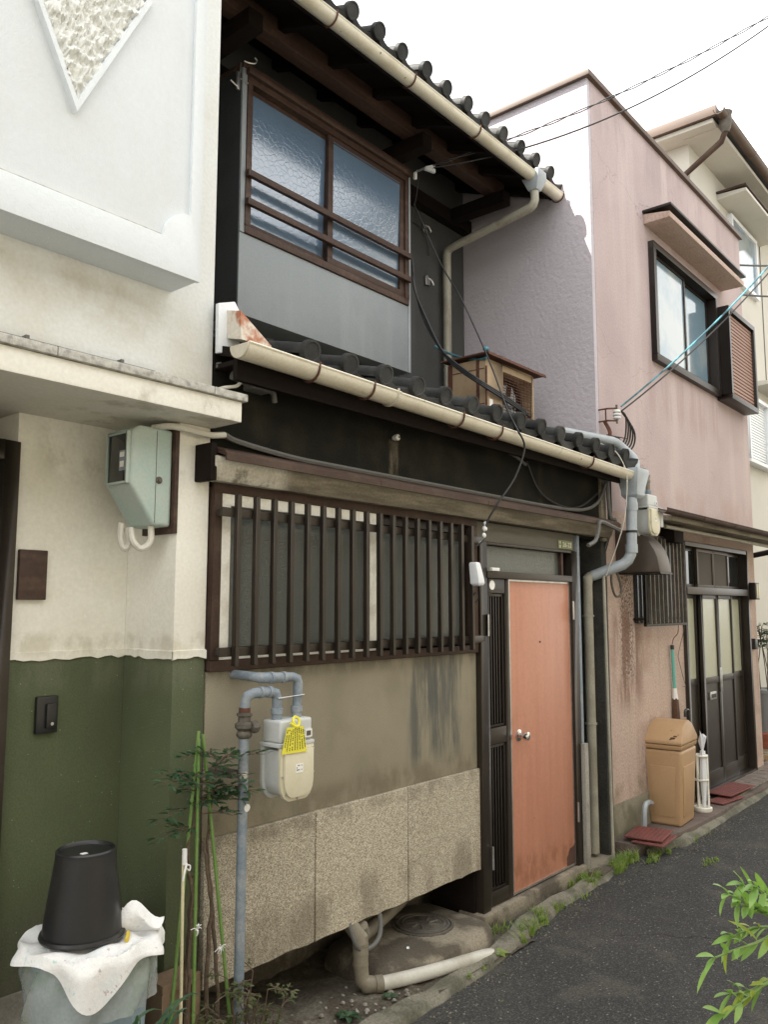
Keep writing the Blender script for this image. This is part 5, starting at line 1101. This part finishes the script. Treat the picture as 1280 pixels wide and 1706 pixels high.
for s in (-1,):
    MB().hexa([(-.130,-.131,.07),(.130,-.131,.07),(.130,-.1225,.07),(-.130,-.1225,.07),(-.150,-.149,.44),(.150,-.149,.44),(.150,-.139,.44),(-.150,-.139,.44)]).build('front_panel', 'tan_plastic', TBn, bevel=.003, local=True)
    MB().hexa([(-.177,-.082,.07),(-.177,.082,.07),(-.167,.082,.07),(-.167,-.082,.07),(-.2005,-.096,.44),(-.2005,.096,.44),(-.188,.096,.44),(-.188,-.096,.44)]).build('side_panel', 'tan_plastic', TBn, bevel=.003, local=True)
for (x, y, z, r) in ((-.19,-.085,.650,.022),(-.175,-.10,.662,.020),(-.20,-.07,.642,.012),(-.14,-.06,.700,.007),(-.13,-.09,.706,.006),(-.12,-.03,.718,.005),(-.165,-.12,.675,.009)):
    MB().ball((x,y,z), r, 8, 6, (.5,1,.45)).build('stain', 'bristle', LD, local=True)
US = thing('umbrella_stand', 'white wire umbrella stand right of the tan bin', 'umbrella stand', (6.98, -.12, .085))
MB().lathe((6.98,-.12,.085), [(.07,0),(.075,.01),(.075,.03),(.065,.035),(.06,.02)], 20).build('tray', 'white_sash', US, smooth=True)
for z in (.33, .52):
    m = MB(); pts = [(6.98+.05*math.cos(R(a)), -.12+.05*math.sin(R(a)), z) for a in range(0, 361, 20)]; m.tube(pts, .009, 6); m.build('ring', 'white_sash', US, smooth=True)
for a in (45, 165, 285): MB().tube([(6.98+.05*math.cos(R(a)), -.12+.05*math.sin(R(a)), .10), (6.98+.05*math.cos(R(a)), -.12+.05*math.sin(R(a)), .53)], .009, 6).build('upright', 'white_sash', US, smooth=True)
U1 = thing('black_umbrella', 'black umbrella with curved handle behind tan bin', 'umbrella', (7.0, -.08, .12))
MB().tube(spline([(7.0,-.08,.12),(7.0,-.07,.3),(6.985,-.05,.6),(6.975,-.04,.84),(6.965,-.04,.875),(6.93,-.04,.885),(6.895,-.04,.87),(6.89,-.04,.83)]), .011, 8).build('handle', 'black_plastic', U1, smooth=True)
MB().tube([(7.0,-.08,.13),(7.0,-.07,.3),(6.985,-.055,.6)], [.012,.03,.018], 8).build('canopy', 'black_plastic', U1, smooth=True)
U2 = thing('white_umbrella', 'folded white umbrella sticking out of the umbrella stand', 'umbrella', (6.97, -.14, .12))
MB().tube([(6.97,-.14,.12),(6.97,-.14,.35),(6.975,-.14,.56)], [.014,.03,.022], 7).build('canopy', 'white_louvre', U2)
m = MB(); vs = [(6.975,-.14,.53)]
for j in range(10): a = j*R(36); r = .055 if j % 2 else .03; vs.append((6.985+r*math.cos(a), -.14+r*.6*math.sin(a), .66+.03*math.cos(a*2)+.02*(j % 3)))
m.add(vs, [(0, 1+j, 1+(j+1) % 10) for j in range(10)]); m.build('frill', 'white_louvre', U2)
BR = thing('hanging_brush', 'brush with turquoise handle hanging from the kitchen lattice', 'brush', (6.85, .02, .8))
MB().tube([(6.84,.025,1.385),(6.86,.025,1.05)], .014, 8).build('handle', 'teal_handle', BR, smooth=True)
MB().tube([(6.84,.025,1.375),(6.84,.025,1.41)], .016, 8).build('cap', 'black_plastic', BR, smooth=True)
MB().tube([(6.86,.025,1.06),(6.865,.025,.97)], [.016,.026], 8).build('ferrule', 'porcelain', BR, smooth=True)
MB().hexa([(6.83,.0,.80),(6.90,.0,.80),(6.90,.045,.80),(6.83,.045,.80),(6.843,.005,.98),(6.888,.005,.98),(6.888,.042,.98),(6.843,.042,.98)]).build('bristles', 'bristle', BR, bevel=.006)
MB().tube(spline([(6.84,.025,1.41),(6.845,.02,1.44),(6.82,.0,1.47),(6.83,-.03,1.51),(6.80,-.05,1.58)]), .003, 5).build('hook_wire', 'rust', BR, smooth=True)
cable('bell_wire', [(7.0,-.03,1.60),(7.03,.0,1.50),(7.02,.02,1.42),(6.98,.03,1.32),(7.0,.03,1.26),(7.08,.03,1.12),(7.12,.03,1.06),(7.06,.03,1.06)], .003, 'cable_grey', 'thin wire dangling beside the hanging brush')
cable('pipe_stub', [(6.085,.045,.09),(6.085,.0,.10),(6.085,-.01,.22),(6.11,-.01,.265),(6.16,-.01,.275),(6.22,-.01,.26)], .019, 'pipe_grey', 'bent grey pipe stub behind the tan bin at the wall foot')
for i, (x, y, z, w, d, a, lb) in enumerate(((5.90,-.115,.118,.33,.26,8,'upper red checker plate at the alley end of the pavement'),(5.87,-.17,.098,.34,.22,4,'lower red checker plate at the alley end of the pavement'),(7.75,-.10,.125,.58,.22,-3,'large red checker plate by the sliding door'),(7.45,-.15,.098,.40,.15,-8,'small red checker plate under the large one'))):
    t = thing('checker_plate', lb, 'metal plate', (x, y, z), R(a), 'red checker plates on the pavement')
    B(-w/2, w/2, -d/2, d/2, -.004, .006).build('plate', 'red_plate', t, bevel=.002, local=True, seg=1)
    m = MB(); nx, ny = int(w/.03), int(d/.03)
    for p in range(nx):
        for q in range(ny):
            cx_, cy_ = -w/2+.02+p*.03, -d/2+.02+q*.03; s = 1 if (p+q) % 2 else -1
            m.hexa([(cx_-.009,cy_-s*.005-.002,.0055),(cx_+.009,cy_+s*.005-.002,.0055),(cx_+.009,cy_+s*.005+.002,.0055),(cx_-.009,cy_-s*.005+.002,.0055),(cx_-.007,cy_-s*.004-.001,.0085),(cx_+.007,cy_+s*.004-.001,.0085),(cx_+.007,cy_+s*.004+.001,.0085),(cx_-.007,cy_-s*.004+.001,.0085)])
    o = m.build('tread', 'red_plate', t, local=True); o['kind'] = 'stuff'
DL = thing('door_lamp', 'small rectangular wall lamp right of the sliding door', 'lamp', (9.08, .03, 1.85))
B(9.02, 9.16, -.03, .05, 1.80, 1.975).build('case', 'bronze_dark', DL, bevel=.004)
for x in (9.045, 9.105): B(x, x+.04, -.038, -.0305, 1.815, 1.96).build('lens', 'meter_cream', DL, bevel=.003)
tag(B(9.07, 9.15, .01, .0495, 1.29, 1.40).build('intercom', 'black_plastic', bevel=.005), 'small black intercom on pink wall right of sliding door', 'intercom')
MB_ = MB()
# far right: bricks, tub, plant
bs = [(9.60,.02,.09,.42,.20,.065,'brick_tan'),(9.66,.06,.158,.34,.12,.05,'white_sash'),(9.62,.05,.211,.36,.16,.075,'brick_red'),(9.63,.06,.289,.34,.15,.075,'brick_red')]
for i, (x, y, z, w, d, h, mm) in enumerate(bs):
    tag(B(x, x+w, y, y+d, z, z+h).build('stacked_brick', mm, bevel=.005), ['pale tan block at the bottom of the brick stack far right','white block second from the bottom of the brick stack','lower of the two red bricks in the stack','upper red brick under the grey tub'][i], 'brick', 'bricks stacked under the grey tub')
TU = thing('grey_tub', 'grey plastic tub on a stack of bricks at the right edge', 'tub', (9.92, .18, .365))
MB().lathe((9.92,.18,.365), [(.14,0),(.19,.42),(.205,.42),(.205,.455),(.19,.455),(.18,.44)], 28).build('body', 'bucket_grey', TU, smooth=True)
FP = thing('tub_plant', 'sparse potted plant with bare canes in the grey tub', 'plant', (9.92, .18, .8))
lv, tw = MB(), MB()
for i in range(7):
    b_ = Vector((9.92+random.uniform(-.1,.1), .18+random.uniform(-.1,.1), .80)); top = b_+Vector((random.uniform(-.12,.12), random.uniform(-.1,.1), random.uniform(.35,.75))); tw.tube([b_, (b_+top)/2+Vector((.02,0,0)), top], .005, 5)
    for k in range(3): spray(lv, tw, b_.lerp(top, random.uniform(.6,1)), (random.uniform(-1,.4), random.uniform(-1,.3), random.uniform(0,.5)), .2, 4, .05)
lv.build('foliage', 'leaf_dark', FP); tw.build('canes', 'bark', FP)

# ------------------------------------------------------------------ weeds along the kerb
m = MB()
def tuft(x, y, n, h, sp):
    cl = [(x+random.gauss(0,sp), y+random.gauss(0,.022)) for i in range(7)]
    for i in range(n):
        cc = random.choice(cl); b_ = Vector((cc[0]+random.gauss(0,sp*.22), cc[1]+random.gauss(0,.012), road_h(x)+.005)); a = random.uniform(0, 6.28); L = random.uniform(.35,1)*h; ln = random.uniform(.1,.7)
        vs = []; sd = Vector((-math.sin(a), math.cos(a), 0))
        for k in range(4):
            u = k/3; q = b_+Vector((math.cos(a)*L*ln*u*u*1.2, math.sin(a)*L*ln*u*u*1.2, L*(u-.25*u*u))); w = .0034*(1-u)+.0003; vs += [q-sd*w, q+sd*w]
        m.add(vs, [(2*k, 2*k+1, 2*k+3, 2*k+2) for k in range(3)])
for a in ((4.93,-.10,260,.09,.09),(5.25,-.13,160,.10,.10),(5.55,-.13,230,.10,.10),(5.80,-.22,120,.06,.10),(4.14,-.20,150,.08,.06),(4.27,-.16,150,.09,.06),(3.98,-.235,110,.09,.05),(5.87,-.55,50,.035,.05),(6.3,-.28,40,.03,.15),(3.92,-.11,30,.10,.03),(4.55,-.15,50,.05,.12)): tuft(a[0], a[1], int(a[2]*1.6), a[3], a[4]*1.15)
g = m.build('grass', 'grass_leaf'); g['kind'] = 'stuff'; g['label'] = 'short green grass growing along the kerb and alley mouth'
def weed(x, y, z, n, L, label):
    t = thing('weed', label, 'weed', (x, y, z), group='leafy weeds by the kerb'); m = MB()
    for i in range(n):
        a = i*6.283/n*1.6+random.uniform(-.3,.3); put_leaf(m, (x, y, z+.004), (math.cos(a), math.sin(a), random.uniform(.3,.9)), L*random.uniform(.6,1.1), L*.42, .45)
    m.build('leaves', wm, t)
def weed_dark(*a):
    global wm; wm = 'leaf_dark'; weed(*a); wm = 'grass_leaf'
wm = 'grass_leaf'
weed(3.655, -.27, .02, 9, .07, 'broad-leaved weed on the kerb below the door sidelight')
weed(3.35, -.295, .02, 8, .05, 'small weed at the kerb edge in front of the pale pipe')
weed(3.47, -.30, .02, 6, .035, 'tiny weed on the kerb between two larger weeds')
weed_dark(2.70, -.14, .03, 12, .075, 'dark leafy weed in the soil at the bottom of the picture')
weed_dark(2.95, -.16, .03, 9, .045, 'dark weed under the elbow of the pale pipe')
weed_dark(2.20, -.22, .10, 9, .06, 'leafy weed right of the gas pipe foot')

# ------------------------------------------------------------------ shrub in the lower right foreground
SR = thing('foreground_shrub', 'bright green shrub branch with pointed leaves, lower right foreground', 'shrub', (2.35, -2.75, .0))
lm = [leaf_mesh(.068, .0130, .010, 'leaf_bright'), leaf_mesh(.056, .0115, .020, 'leaf_bright'), leaf_mesh(.054, .0105, .026, 'leaf_yellow'), leaf_mesh(.046, .0120, .006, 'leaf_bright')]
def place_leaf(p, d, k, sc=1):
    d = Vector(d).normalized(); q = d.to_track_quat('Y', 'Z'); e = (q @ Matrix.Rotation(random.uniform(-.7,.7), 3, 'Y').to_quaternion()).to_euler()
    inst('leaf', lm[k], SR, p, e, (sc, sc, sc))
uu, fw_ = Vector((-.07,-.06,.995)), Vector((.76,.64,.1))                # up and away-from-the-lane directions the leaves spread in
def branch(pts, yel):
    S = spline(pts, 6)
    MB().tube(S, [.0014+.0022*i/len(S) for i in range(len(S))], 6).build('branch', 'bamboo', SR, smooth=True)
    tdir = (S[0]-S[3]).normalized()
    for a in (-.5, 0, .5): place_leaf(S[0], tdir+uu*a*1.1+fw_*random.uniform(-.3,.3), random.choice((0,1)), random.uniform(.85,1.1))
    for i in range(4, len(S)-1, 3):
        d = (S[i-2]-S[i]).normalized()
        for sgn in (1, -1):
            for j in range(1 if random.random() < .9 else 0):
                dd = d*random.uniform(.8,1.2)+uu*(random.uniform(.3,1.0) if sgn > 0 else random.uniform(-.35,.1))+fw_*random.uniform(-.5,.5)
                place_leaf(S[i], dd, 2 if random.random() < yel else random.choice((0,1,3)), random.uniform(.7,1.1))
branch([(1.545,-2.062,1.111),(1.620,-2.072,1.104),(1.697,-2.083,1.095),(1.782,-2.105,1.089),(1.894,-2.151,1.034)], .25)
branch([(1.617,-2.084,1.188),(1.687,-2.083,1.162),(1.757,-2.083,1.133),(1.843,-2.100,1.087),(1.952,-2.137,1.013)], .05)
branch([(1.670,-2.053,1.108),(1.736,-2.052,1.098),(1.806,-2.056,1.087),(1.892,-2.075,1.062),(2.009,-2.124,0.992)], .1)
branch([(1.530,-2.076,1.027),(1.601,-2.081,1.022),(1.670,-2.084,1.016),(1.748,-2.100,1.019),(1.862,-2.157,1.023)], .55)
branch([(1.602,-2.069,1.034),(1.673,-2.072,1.015),(1.740,-2.071,1.000),(1.818,-2.086,1.001),(1.931,-2.141,0.997)], .45)
branch([(1.572,-2.081,1.214),(1.643,-2.082,1.186),(1.716,-2.085,1.155),(1.801,-2.101,1.110),(1.917,-2.146,1.025)], .0)
branch([(1.685,-2.072,1.201),(1.757,-2.074,1.168),(1.828,-2.075,1.134),(1.913,-2.088,1.082),(2.020,-2.121,0.988)], .0)
branch([(1.658,-2.104,1.210),(1.727,-2.102,1.177),(1.799,-2.103,1.139),(1.881,-2.113,1.085),(1.975,-2.132,1.004)], .05)
j = Vector((1.895,-2.150,1.022))
MB().tube(spline([j, j+Vector((.12,-.12,-.10)), Vector((2.3,-2.7,.6)), Vector((2.35,-2.75,.3))]), .006, 7).build('stem', 'bark', SR, smooth=True)
MB().lathe((2.35,-2.75,0), [(.10,0),(.14,.26),(.155,.26),(.155,.30),(.14,.30),(.135,.27)], 24).build('pot', 'planter', SR, smooth=True)
